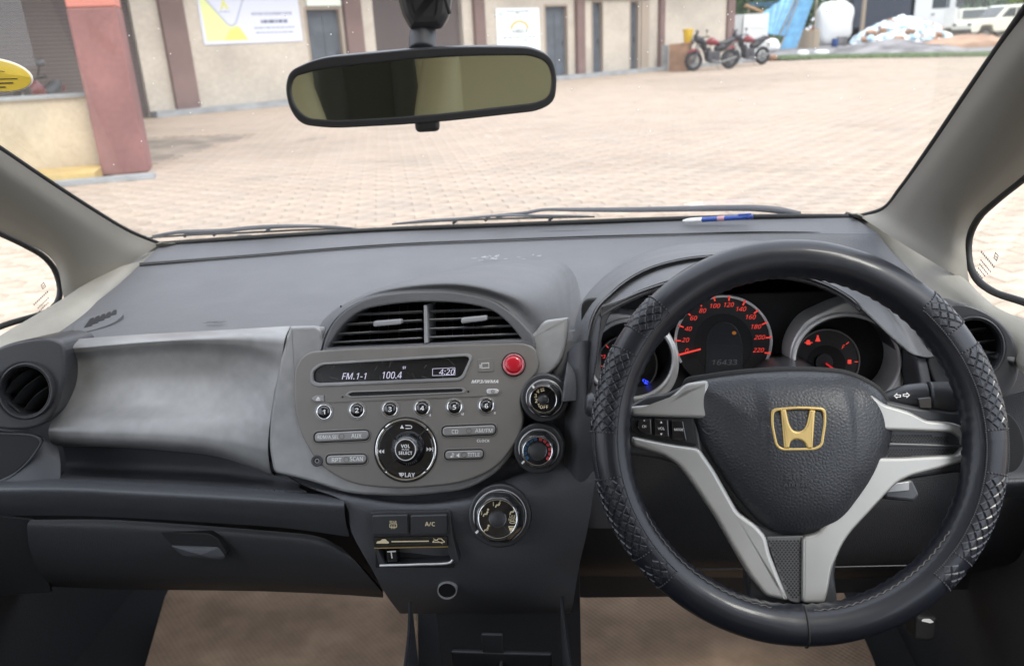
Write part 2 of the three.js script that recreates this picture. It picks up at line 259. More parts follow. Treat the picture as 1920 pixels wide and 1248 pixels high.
/* ================= the yard outside ================= */
const stainMap = (a, b, s, rep = .35, per = 5) => tex(256, (u, v) => { const k = fbm(u * per, v * per, per, s, 5), f = vnoise(u * 128, v * 128, 128, s + 3), q = a + (b - a) * Math.min(1, Math.max(0, (k - .25) * 2)); return [q, q, q].map(x => x * (.93 + .07 * f)); }, { srgb: true, repeat: rep });
const X = {
  soil: mat(lin(.3, .22, .15), .95, { map: stainMap(.75, 1, 101, .08) }),
  joint: mat(lin(.37, .3, .235), .95, { map: stainMap(.7, 1, 102, .5) }),
  wall: mat(lin(.6, .54, .455), .9, { map: stainMap(.88, 1, 103, .18) }),
  brown: mat(lin(.24, .16, .145), .85, { map: stainMap(.85, 1, 104, .3) }),
  slat: mat(lin(.17, .135, .128), .7, { map: stainMap(.75, 1, 105, .6) }),
  slatGap: mat(lin(.05, .04, .04), .9),
  door: mat(lin(.12, .14, .165), .55, { map: stainMap(.8, 1, 106, .7) }),
  frame: mat(lin(.36, .3, .24), .8),
  plinth: mat(lin(.4, .42, .43), .9, { map: stainMap(.75, 1, 107, .5) }),
  maroon: mat(lin(.36, .165, .15), .75, { map: stainMap(.82, 1, 108, .3) }),
  salmon: mat(lin(.55, .2, .15), .75),
  lowWall: mat(lin(.64, .54, .39), .85, { map: stainMap(.88, 1, 109, .4) }),
  yellow: mat(lin(.62, .45, .18), .8, { map: stainMap(.85, 1, 110, .4) }),
  foam: mat(lin(.72, .74, .73), .9, { map: stainMap(.86, 1, 111, .4) }),
  blueSheet: mat(lin(.16, .4, .62), .45, { map: stainMap(.85, 1, 112, .8) }),
  grass: mat(lin(.25, .33, .18), .9),
  gravel: mat(lin(.3, .29, .29), .95, { map: stainMap(.6, 1, 113, .3) }),
  clay: mat(lin(.5, .31, .21), .95, { map: stainMap(.75, 1, 114, .3) }),
  whitePaint: mat(lin(.78, .79, .76), .35, { clearcoat: .4 }), creamPaint: mat(lin(.74, .73, .62), .35, { clearcoat: .4 }),
  glassDark: mat(lin(.03, .045, .05), .1, { clearcoat: .5 }),
  tyre: mat(lin(.02, .02, .021), .8), steel: mat(lin(.17, .17, .17), .5, { metalness: .7 }), engine: mat(lin(.07, .07, .075), .5, { metalness: .4 }),
  bikeRed: mat(lin(.2, .01, .016), .35, { clearcoat: .4 }), bikeBlack: mat(lin(.02, .02, .024), .4),
  card: mat(lin(.4, .24, .15), .85, { map: stainMap(.8, 1, 115, .8) }), bucket: mat(lin(.75, .5, .03), .45),
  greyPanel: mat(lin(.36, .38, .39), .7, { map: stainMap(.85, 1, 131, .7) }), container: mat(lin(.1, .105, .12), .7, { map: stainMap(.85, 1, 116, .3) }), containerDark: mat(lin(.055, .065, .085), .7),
  sack: mat(lin(.78, .79, .78), .7), bark: mat(lin(.09, .065, .045), .95), leaf: mat(lin(.08, .15, .05), .7, { transmission: .3, thickness: 0, side: THREE.DoubleSide }),
  drum: mat(lin(.02, .06, .2), .5), wood: mat(lin(.32, .2, .1), .85), timber: mat(lin(.33, .27, .2), .9),
};
const ground = setting('ground', new THREE.PlaneGeometry(500, 500).rotateX(-Math.PI / 2).translate(0, -.05, 0), X.soil); metreUV(ground.geometry);
ground.geometry = metreUV(ground.geometry);

/* paving: zigzag concrete blocks laid in bond; the nearest in view are single pieces, the rest one mass */
const WALL_A = G(287, 219), WALL_B = G(1240, 131), wallDir = WALL_B.clone().sub(WALL_A).normalize(), wallN = V(-wallDir.z, 0, wallDir.x);
if (wallN.dot(EYE.clone().sub(WALL_A)) < 0) wallN.negate();
const WF = new Frame(V(WALL_A.x, 0, WALL_A.z), wallN);
{
  const yard = setting('paved_yard', metreUV(new THREE.PlaneGeometry(46, 40).rotateX(-Math.PI / 2).translate(0, -.014, -14)), X.joint);
  const L = .3, B = .14, a = .032, gap = .0025, top = [], n = 4;
  const out = [];
  for (let i = 0; i <= n; i++) out.push([-L / 2 + L * i / n, -B / 2 + (i % 2 ? a : 0)]);
  for (let i = n; i >= 0; i--) out.push([-L / 2 + L * i / n, B / 2 + (i % 2 ? a : 0)]);
  const blockGeo = (() => {
    const rings = [[1, -.05], [1, -.005], [.965, 0]], pos = [], idx = [], N = out.length;
    for (const [k, y] of rings) for (const [x, z] of out) { const q = (v, h) => v * (1 - gap / h) * (k === 1 ? 1 : 1 - .004 / h * 1); pos.push(q(x, L / 2), y, -q(z, B / 2)); }
    for (let r = 0; r < 2; r++) for (let i = 0; i < N; i++) { const p = r * N + i, q = r * N + (i + 1) % N; idx.push(p, q, p + N, q, q + N, p + N); }
    for (let i = 0; i < n; i++) { const p = 2 * N + i, q = 2 * N + i + 1, r = 2 * N + (N - 1 - i), s = 2 * N + (N - 2 - i); idx.push(p, q, r, q, s, r); }
    const g = new THREE.BufferGeometry(); g.setAttribute('position', new THREE.Float32BufferAttribute(pos, 3)); g.setIndex(idx); const f = g.toNonIndexed(); f.computeVertexNormals(); return metreUV(f);
  })();
  const turn = -14 * D, c = Math.cos(turn), s = Math.sin(turn), spots = [];
  const inYard = (x, z) => x > -20 && x < 19 && z < 4 && z > -34 && V(x, 0, z).sub(WALL_A).dot(wallN) > .3 - (x > WALL_B.x ? 30 : 0) && V(x, 0, z).sub(G(1440, 113)).dot(V(.05, 0, 1)) > 0 && !(x < -5.4 && z < -8.3 && z > -13);
  for (let j = -280; j < 280; j++) for (let i = -130; i < 130; i++) {
    const lx = (i + (j % 2 ? .5 : 0)) * L, lz = j * B, x = c * lx - s * lz, z = s * lx + c * lz;
    if (!inYard(x, z)) continue;
    const q = toPx(V(x, 0, z)); if (q[2] < .5 || q[0] < -200 || q[0] > 2100 || q[1] > 800 || q[1] < 60) continue;
    spots.push({ x, z, d: Math.hypot(x, z), px: q[0], py: q[1] });
  }
  const inside = (p, poly) => { let k = false; for (let i = 0, j = poly.length - 1; i < poly.length; j = i++) { const [xi, yi] = poly[i], [xj, yj] = poly[j]; if ((yi > p.py) !== (yj > p.py) && p.px < (xj - xi) * (p.py - yi) / (yj - yi) + xi) k = !k; } return k; };
  const views = [[[0, 285], [290, 445], [330, 440], [1480, 395], [1640, 395], [1700, 300], [1880, 60], [0, 60]], [[0, 440], [95, 485], [112, 550], [0, 610]], [[1820, 410], [1920, 335], [1920, 555], [1820, 505]]];
  spots.forEach(p => p.v = views.some(w => inside(p, w)));
  spots.sort((p, q) => (q.v - p.v) || p.d - q.d);
  const tone = () => { const k = rr(.92, 1.06), w = rr(-.012, .012); return [(.5 + w) * k, .402 * k, (.312 - w * .6) * k]; };
  const blockMap = stainMap(.84, 1.0, 117, 2.2), mats = Array.from({ length: 8 }, () => mat(lin(...tone()), .92, { map: blockMap }));
  spots.slice(0, 300).forEach(p => { const m = new THREE.Mesh(blockGeo, mats[Math.floor(rnd() * 8)]); m.name = 'paver'; m.position.set(p.x, rr(-.004, 0), p.z); m.rotation.set(rr(-.01, .01), -turn, rr(-.01, .01), 'YXZ'); m.castShadow = m.receiveShadow = true; yard.add(m); });
  const rest = spots.slice(300), im = new THREE.InstancedMesh(blockGeo, mat(lin(1, 1, 1), .92, { map: blockMap }), rest.length), o = new THREE.Object3D(), col = new THREE.Color();
  const spot = [[1420, 332, .5, .3], [1385, 338, .3, .25], [760, 300, .5, .16], [560, 285, .6, .16], [700, 380, .35, .14]].map(q => ({ p: G(q[0], q[1]), r: q[2], k: q[3] }));
  const dirt = (x, z) => { let dk = 0; for (const s of spot) { const e = Math.hypot(x - s.p.x, (z - s.p.z) * .8) / s.r; dk += s.k * Math.exp(-e * e) * (.5 + vnoise(x * 7 + 50, z * 7 + 90, 999, 5)); } const k = fbm(x * .35 + 40, z * .35 + 60, 400, 9, 4), k2 = fbm(x * 1.7 + 10, z * 1.7 + 90, 400, 19, 3); return 1 - .14 * Math.max(0, Math.min(1, (k - .55) * 5)) - .16 * Math.max(0, Math.min(1, (k2 - .66) * 6)) - dk; };
  rest.forEach((p, i) => { o.position.set(p.x, rr(-.004, 0), p.z); o.rotation.set(rr(-.01, .01), -turn, rr(-.01, .01), 'YXZ'); o.updateMatrix(); im.setMatrixAt(i, o.matrix); const t = tone(), q = dirt(p.x, p.z); im.setColorAt(i, col.setRGB(t[0] * q, t[1] * q, t[2] * q)); });
  im.name = 'distant_pavers'; im.userData = { kind: 'stuff' }; im.castShadow = im.receiveShadow = true; yard.add(im);
}
/* rough ground beyond the paving: sheets one above the other */
const flat = (name, px, y, m) => { const s = new THREE.ShapeGeometry(new THREE.Shape(px.map(p => { const q = G(p[0], p[1]); return new THREE.Vector2(q.x, -q.z); }))); s.rotateX(-Math.PI / 2); s.translate(0, y, 0); return setting(name, metreUV(s), m); };
flat('gravel_patch', [[1300, 126], [1445, 112], [1700, 106], [1960, 104], [1960, 88], [1800, 78], [1560, 78], [1330, 100]], .006, X.gravel);
{ // grass strip: blades too many to count
  const n = 9000, g = new THREE.BufferGeometry(), pos = []; for (const [x, w] of [[0, .02], [.05, .018], [-.05, .018]]) pos.push(x - w, 0, 0, x + w, 0, 0, x * 2.4, .2, .04); g.setAttribute('position', new THREE.Float32BufferAttribute(pos, 3)); g.computeVertexNormals();
  const im = new THREE.InstancedMesh(g, X.grass, n), o = new THREE.Object3D(), col = new THREE.Color();
  for (let i = 0; i < n; i++) { const t = rnd(), e = G(1455 + t * 450, 112 - t * 7), k = rnd() * 2.2 * (1 - .5 * t); o.position.set(e.x + k * .3, 0, e.z - k - .1); o.rotation.y = rnd() * 6.3; o.scale.setScalar(rr(.3, .8)); o.updateMatrix(); im.setMatrixAt(i, o.matrix); const q = rr(.7, 1.2); im.setColorAt(i, col.setRGB(q, q, q)); }
  im.name = 'grass'; im.userData = { kind: 'stuff', label: 'green grass strip along the far edge of the paving', category: 'grass' }; im.castShadow = im.receiveShadow = true; scene.add(im);
}

/* ---------- the long building with pilasters, doors and shutters ---------- */
const wallTop = 4.2;
const uvw = (px, py, w = 0) => WF.uv(px, py, w);
const wallX = px => { // where the upright through the foot of that picture column stands along the wall
  const t = (px - 287) / (1240 - 287), y = 219 + (131 - 219) * t; return WF.uv(px, y).x;
};
{
  const b = thing('warehouse_building', 'long cream building with brown pilasters, grey doors and brown shutters', 'building', V(WALL_A.x, 0, WALL_A.z));
  const slab = (x0, x1, y0, y1, w0, w1, bevel = 0) => { const g = new THREE.BoxGeometry(Math.abs(x1 - x0), y1 - y0, w1 - w0).translate((x0 + x1) / 2, (y0 + y1) / 2, (w0 + w1) / 2); return metreUV(WF.place(g)); };
  const end = WF.uv(1367, 119).x + .1, sh1 = [-9, wallX(283)], sh2 = [wallX(714), wallX(875)];
  // openings: [x0, x1, top]
  const door = (a, c, top) => [a, c, top];
  const d1 = door(wallX(591), wallX(655), 2.2), d2 = door(wallX(1024), wallX(1066), 2.2), d3 = door(wallX(1110), wallX(1131), 2.3), d4 = door(wallX(1180), wallX(1197), 2.3);
  const opens = [[sh1[0], sh1[1], 3.6], d1, [sh2[0], sh2[1], 3.6], d2, d3, d4];
  let x = -14; const pieces = [];
  for (const [a, c, t] of opens) { if (a - x > .02) pieces.push(slab(x, a, 0, wallTop, -.25, 0)); pieces.push(slab(a, c, t, wallTop, -.25, 0)); x = c; }
  pieces.push(slab(x, end, 0, wallTop, -.25, 0));
  pieces.push(slab(end - .25, end, 0, wallTop, -12, -.25));
  part(b, 'wall', pieces, X.wall);
  part(b, 'roof', [slab(-15, end + .4, wallTop, wallTop + .25, -12.5, 1.3)], X.frame);
  for (const [a, c] of [sh1, sh2]) { // roller shutters: each slat a strip of its own
    const s = part(b, 'roller_shutter', [slab(a, c, 0, 3.6, -.24, -.2)], X.slatGap), rows = 46, g = new THREE.BoxGeometry(c - a - .02, 3.6 / rows - .012, .03, 1, 1, 1);
    for (let i = 0; i < rows; i++) { const m = part(s, 'slat', WF.place(g.clone().translate((a + c) / 2, (i + .5) * 3.6 / rows, -.175)), X.slat); }
  }
  for (const [a, c, t] of [d1, d2, d3, d4]) {
    const m = part(b, 'door', [slab(a + .03, c - .03, .12, t - .03, -.17, -.12)], X.door);
    part(m, 'handle', [slab(c - .14, c - .1, 1.0, 1.16, -.118, -.07)], X.steel);
    part(m, 'door_panel', [slab(a + .12, (a + c) / 2 - .03, .3, t - .2, -.12, -.105), slab((a + c) / 2 + .03, c - .17, .3, t - .2, -.12, -.105)], X.door);
    part(b, 'door_frame', [slab(a - .01, a + .04, .12, t, -.2, .02), slab(c - .04, c + .01, .12, t, -.2, .02), slab(a + .04, c - .04, t - .04, t + .03, -.2, .02)], X.frame);
  }
  for (const [a, c] of [[331, 374], [659, 689], [893, 911], [1079, 1093], [1232, 1240]]) part(b, 'pilaster', [slab(wallX(a), wallX(c), .1, wallTop - .002, .001, .14)], X.brown);
  part(b, 'pilaster', [slab(end - .42, end + .03, .1, wallTop - .002, .001, .1)], X.brown);
  part(b, 'lintel_band', [slab(wallX(1096), wallX(1216), 2.34, 2.62, .001, .08)], X.brown);
  part(b, 'recess_jamb', [slab(wallX(1200), wallX(1214), .1, 2.3, .001, .06)], X.frame);
  part(b, 'plinth', [slab(wallX(283), sh2[0], 0, .12, .002, .42), slab(sh2[1], end + .2, 0, .12, .002, .42)], X.plinth);
  // notice boards and banners on the wall: flat printed sheets
  const canvas = (w, h, draw) => { const c = document.createElement('canvas'); c.width = w; c.height = h; const k = c.getContext('2d'); draw(k, w, h); const t = new THREE.CanvasTexture(c); t.colorSpace = THREE.SRGBColorSpace; t.magFilter = THREE.LinearFilter; return t; };
  // lines too blurred to read: word-long strokes
  const strokes = (k, x0, x1, y, h) => { let x = x0, i = Math.round(x0 + y); while (x < x1 - 12) { const l = Math.min(x1 - x, 16 + 46 * hash(i++, 3, 8)); k.fillRect(x, y, l, h); x += l + 9; } };
  const board = (name, label, cat, x0, x1, y0, y1, print, thick = .03) => {
    const base = WF.at((x0 + x1) / 2, y0, 0), t = thing(name, label, cat, base);
    part(t, 'backing', [slab(x0, x1, y0, y1, .004, .004 + thick)], X.whitePaint);
    const f = new THREE.PlaneGeometry(x1 - x0, y1 - y0).translate((x0 + x1) / 2, (y0 + y1) / 2, .007 + thick); part(t, 'printed_face', WF.place(f), mat(lin(1, 1, 1), .6, { map: print }));
  };
  const a0 = uvw(382, 83), a1 = uvw(567, 78), px0 = a0.x, px1 = a1.x, pb = (a0.y + a1.y) / 2;
  board('wall_banner', 'pale banner with lime triangle and car outline on the cream wall', 'banner', px0, px1, pb, pb + 1.9, canvas(1024, 820, (k, w, h) => {
    k.fillStyle = '#d3d7e6'; k.fillRect(0, 0, w, h);
    k.fillStyle = '#dfe6a0'; k.beginPath(); k.moveTo(20, 330); k.lineTo(260, 640); k.quadraticCurveTo(300, 680, 345, 640); k.lineTo(440, 790); k.lineTo(30, 790); k.closePath(); k.fill();
    k.fillStyle = '#d8d878'; k.beginPath(); k.moveTo(270, 690); k.lineTo(370, 660); k.lineTo(450, 790); k.lineTo(200, 790); k.fill();
    k.strokeStyle = '#aab0bf'; k.lineWidth = 16; k.beginPath(); k.moveTo(20, 330); k.lineTo(250, 630); k.quadraticCurveTo(300, 680, 345, 620); k.lineTo(620, 40); k.stroke();
    k.strokeStyle = '#c9c6b8'; k.lineWidth = 14; k.beginPath(); k.moveTo(60, 330); k.lineTo(470, 310); k.stroke();
    k.fillStyle = '#7d8796'; strokes(k, 40, 500, 150, 40);
    k.fillStyle = '#d9d884'; k.beginPath(); k.moveTo(205, 500); k.lineTo(245, 400); k.lineTo(300, 500); k.lineTo(265, 500); k.lineTo(245, 460); k.lineTo(235, 500); k.fill();
    k.fillStyle = '#9aa1ae'; strokes(k, 195, 300, 516, 12);
    k.strokeStyle = '#9aa0ac'; k.lineWidth = 10; k.beginPath(); k.moveTo(560, 300); k.quadraticCurveTo(590, 210, 690, 215); k.lineTo(900, 215); k.quadraticCurveTo(960, 220, 985, 280); k.moveTo(690, 215); k.quadraticCurveTo(740, 110, 830, 120); k.stroke();
    for (const x of [630, 930]) { k.beginPath(); k.arc(x, 310, 46, 0, 7); k.stroke(); }
    k.fillStyle = '#dcd0a6'; k.fillRect(690, 250, 150, 56);
    k.fillStyle = '#5f6675'; k.font = 'bold 40px sans-serif'; k.fillText('AUTO BAY DEVELOPMENT CENTRE', 510, 560, 430); strokes(k, 600, 880, 605, 30);
    k.fillStyle = '#8f96a3'; strokes(k, 520, 950, 672, 14); strokes(k, 530, 940, 718, 14);
  }), .012);
  const s0 = uvw(573, 12), s1 = uvw(637, 10);
  board('door_sign', 'small white sign board above the first grey door', 'sign', s0.x, s1.x, (s0.y + s1.y) / 2, (s0.y + s1.y) / 2 + .5, canvas(128, 64, (k, w, h) => { k.fillStyle = '#dfe8da'; k.fillRect(0, 0, w, h); }), .06);
  const e0 = uvw(931, 83), e1 = uvw(1011, 83), et = uvw(970, 15).y;
  board('notice_board', 'white notice board with an orange arc beside the second grey door', 'sign', e0.x, e1.x, e0.y - .25, et, canvas(512, 560, (k, w, h) => {
    k.fillStyle = '#e6efee'; k.fillRect(0, 0, w, h); k.fillStyle = '#4c5560'; strokes(k, 120, 390, 34, 13); strokes(k, 225, 295, 62, 13);
    k.fillStyle = '#a9cbe0'; k.beginPath(); k.moveTo(18, 40); k.lineTo(55, 110); k.lineTo(95, 40); k.lineTo(60, 62); k.fill();
    k.strokeStyle = '#eda83c'; k.lineWidth = 26; k.beginPath(); k.arc(270, 270, 100, Math.PI * 1.02, Math.PI * 1.98); k.stroke();
    k.fillStyle = '#26303a'; k.font = 'bold 74px serif'; k.fillText('SMiLE', 175, 318, 200); k.fillStyle = '#4c5560'; strokes(k, 60, 460, 362, 14); strokes(k, 175, 365, 404, 13);
  }));
}
/* ---------- porch at the left: column, low wall, yellow step ---------- */
{
  const p = G(235, 326), t = thing('porch_column', 'maroon square column on the paving in front of the brown shutter', 'column', V(p.x, 0, p.z));
  const f = new Frame(V(p.x, 0, p.z), V(.42, 0, 1)), w = f.len(235, 326, 44);
  const blk = (y0, y1, k) => f.place(new RoundedBoxGeometry(w * 2 * k, y1 - y0, w * 2 * k, 2, .02).translate(0, (y0 + y1) / 2, -w));
  const split = f.uv(165, 14).y;
  part(t, 'shaft', [metreUV(blk(0, split, 1))], X.maroon); part(t, 'upper_shaft', [metreUV(blk(split + .002, 4.2, .985))], X.salmon);
  // low wall running back from the column to the left
  const a = f.at(-w * .9, 0, -w * 1.2), lw = new Frame(V(a.x, 0, a.z), V(.42, 0, 1)), lt = thing('low_wall', 'low cream parapet wall left of the maroon column', 'wall', V(a.x, 0, a.z));
  const bx = (x0, x1, y0, y1, w0, w1) => metreUV(lw.place(boxAt(x0, y0, w0, x1, y1, w1)));
  part(lt, 'wall_body', [bx(-6, 0, 0, .86, -.22, 0)], X.lowWall); part(lt, 'coping', [bx(-6, .01, .861, .9, -.25, .03)], X.plinth);
  const yt = thing('yellow_step', 'yellow painted step at the foot of the low cream wall', 'step', V(a.x, 0, a.z));
  part(yt, 'step_top', [bx(-6, -.02, .0, .1, .004, .75)], X.yellow); part(yt, 'kerb', [bx(-6, w * 2 + .1, .0, .05, .76, .9)], X.plinth);
  const canopy = thing('porch_roof', 'flat roof slab over the porch with the maroon column', 'roof', V(a.x, 4.2, a.z));
  part(canopy, 'roof_slab', [bx(-7, w * 2.4, 4.2, 4.4, -6, .5)], X.frame);
}
/* ---------- motorbikes ---------- */
function motorbike(label, pos, turn) {
  const t = thing('motorbike', label, 'motorbike', V(0, 0, 0), 'motorbikes parked outside');
  const wheel = x => { const g = new THREE.TorusGeometry(.265, .055, 8, 24).translate(x, .32, 0), m = part(t, 'wheel', g, X.tyre); const sp = [new THREE.TorusGeometry(.2, .014, 6, 20).translate(x, .32, 0), new THREE.CylinderGeometry(.05, .05, .12, 10).rotateX(Math.PI / 2).translate(x, .32, 0), new THREE.TorusGeometry(.11, .016, 4, 16).translate(x, .32, .06)]; for (let i = 0; i < 5; i++) sp.push(new THREE.BoxGeometry(.4, .02, .03).rotateZ(i * Math.PI / 5).translate(x, .32, 0)); part(m, 'rim', sp, X.steel); };
  wheel(-.66); wheel(.66);
  part(t, 'tank', taper([V(-.22, .86, 0), V(-.05, .9, 0), V(.2, .84, 0)], [.06, .16, .09], 12, 12, .85), X.bikeRed);
  part(t, 'seat', taper([V(.12, .84, 0), V(.4, .82, 0), V(.72, .92, 0), V(.82, .95, 0)], [.07, .11, .1, .04], 12, 10, .9), X.bikeBlack);
  part(t, 'engine', [boxAt(-.2, .28, -.14, .22, .6, .14, .05), new THREE.CylinderGeometry(.1, .1, .34, 12).rotateX(Math.PI / 2).translate(.1, .38, 0), new THREE.CylinderGeometry(.09, .1, .22, 10).rotateZ(.4).translate(-.12, .6, 0)], X.engine);
  part(t, 'frame', tube([V(-.5, .95, 0), V(-.3, .6, 0), V(-.2, .3, 0), V(.25, .28, 0), V(.3, .6, 0), V(.75, .88, 0)], .025, 24, 6), X.bikeBlack);
  for (const s of [-1, 1]) part(t, 'swing_arm', tube([V(.25, .35, .12 * s), V(.66, .32, .1 * s)], .025, 6, 6), X.bikeBlack);
  for (const s of [-1, 1]) part(t, 'fork_leg', tube([V(-.66, .32, .09 * s), V(-.47, .98, .09 * s)], .022, 4, 6), X.steel);
  part(t, 'fairing', taper([V(-.72, .95, 0), V(-.58, 1.0, 0), V(-.4, .9, 0), V(-.25, .62, 0)], [.05, .14, .16, .1], 12, 10, .8), X.bikeBlack);
  part(t, 'side_panel', taper([V(.1, .66, 0), V(.35, .7, 0), V(.7, .84, 0)], [.08, .14, .05], 8, 8, 1), X.bikeBlack);
  part(t, 'windscreen', taper([V(-.66, 1.06, 0), V(-.52, 1.24, 0)], [.12, .05], 4, 8, .3), X.bikeBlack);
  part(t, 'front_mudguard', taper([V(-.9, .58, 0), V(-.66, .66, 0), V(-.42, .58, 0)], [.03, .07, .03], 8, 8, .8), X.bikeRed);
  const hb = part(t, 'handlebar', tube([V(-.3, 1.06, -.36), V(-.42, 1.04, -.1), V(-.42, 1.04, .1), V(-.3, 1.06, .36)], .018, 14, 6), X.bikeBlack);
  for (const s of [-1, 1]) { part(t, 'mirror_stalk', tube([V(-.36, 1.06, .26 * s), V(-.4, 1.2, .34 * s)], .009, 4, 5), X.bikeBlack); part(t, 'mirror', new THREE.SphereGeometry(.062, 12, 8).scale(.4, .8, 1).translate(-.4, 1.24, .36 * s), X.steel); }
  part(t, 'headlamp', new THREE.SphereGeometry(.09, 12, 8).scale(.6, 1, 1).translate(-.72, .92, 0), X.steel);
  part(t, 'exhaust', tube([V(-.1, .3, .16), V(.2, .24, .18), V(.8, .38, .2)], .04, 10, 8), X.steel);
  part(t, 'tail_light', boxAt(.84, .84, -.06, .88, .92, .06, .01), X.bikeRed); part(t, 'number_plate', boxAt(.9, .6, -.09, .91, .76, .09), X.whitePaint);
  part(t, 'side_stand', tube([V(.05, .28, .14), V(.12, .015, .3)], .015, 3, 5), X.steel);
  t.position.copy(pos); t.rotation.y = turn; return t;
}
const bike = motorbike('red and black motorbike nearest the cardboard box by the building', G(1334, 131), 20 * D);
copyOf(bike, G(1401, 123), 28 * D, 'red and black motorbike behind the first, beside white foam blocks');
{ const q = Pz(77, 128, 10.6), a = 100 * D, o = V(-.4, 0, .36).applyAxisAngle(V(0, 1, 0), a); copyOf(bike, V(q.x - o.x, 0, q.z - o.z), a, 'motorbike behind the low cream wall with only its mirrors showing'); }
/* ---------- boxes, panel, bucket by the building's corner ---------- */
const upright = (px, py, turnDeg = 18) => { const g = G(px, py); return new Frame(V(g.x, 0, g.z), V(Math.sin(turnDeg * D * -1), 0, Math.cos(turnDeg * D))); };
const fbox = (f, a, b, h, deep, r = .01) => { const x0 = f.uv(a, 130).x, x1 = f.uv(b, 130).x; return metreUV(f.place(boxAt(x0, 0, -deep, x1, h, 0, r))); };
{
  let f = upright(1271, 134); let t = thing('cardboard_box', 'brown cardboard box standing by the building corner', 'box', f.o);
  part(t, 'carton', [fbox(f, 1254, 1290, .88, .6)], X.card); { const x0 = f.uv(1276, 130).x; part(t, 'flap', [metreUV(f.place(boxAt(x0, .86, -.5, x0 + .3, .9, .03)))], X.card); }
  const bu = f.uv(1293, 88); t = thing('yellow_bucket', 'yellow plastic bucket on the cardboard box', 'bucket', f.at(bu.x - .12, .885, -.3));
  const bp = f.at(bu.x - .12, 0, -.3); part(t, 'tub', new THREE.LatheGeometry([[0, .9], [.12, .9], [.17, 1.3], [.185, 1.3], [.185, 1.33], [.165, 1.33], [.115, .915], [0, .915]].map(p => new THREE.Vector2(...p)), 20).translate(bp.x, 0, bp.z), X.bucket);
  part(t, 'handle', new THREE.TorusGeometry(.165, .008, 5, 16, Math.PI).rotateX(Math.PI * .9).translate(bp.x, 1.31, bp.z + .01), X.steel);
  f = upright(1245, 132); t = thing('grey_panel', 'grey sheet leaning against the building beside the cardboard box', 'panel', f.o);
  part(t, 'sheet', [fbox(f, 1239, 1253, .84, .05)], X.greyPanel); part(t, 'edge_strip', [fbox(f, 1240, 1242, .86, .04).translate(0, 0, .012)], X.frame);
}
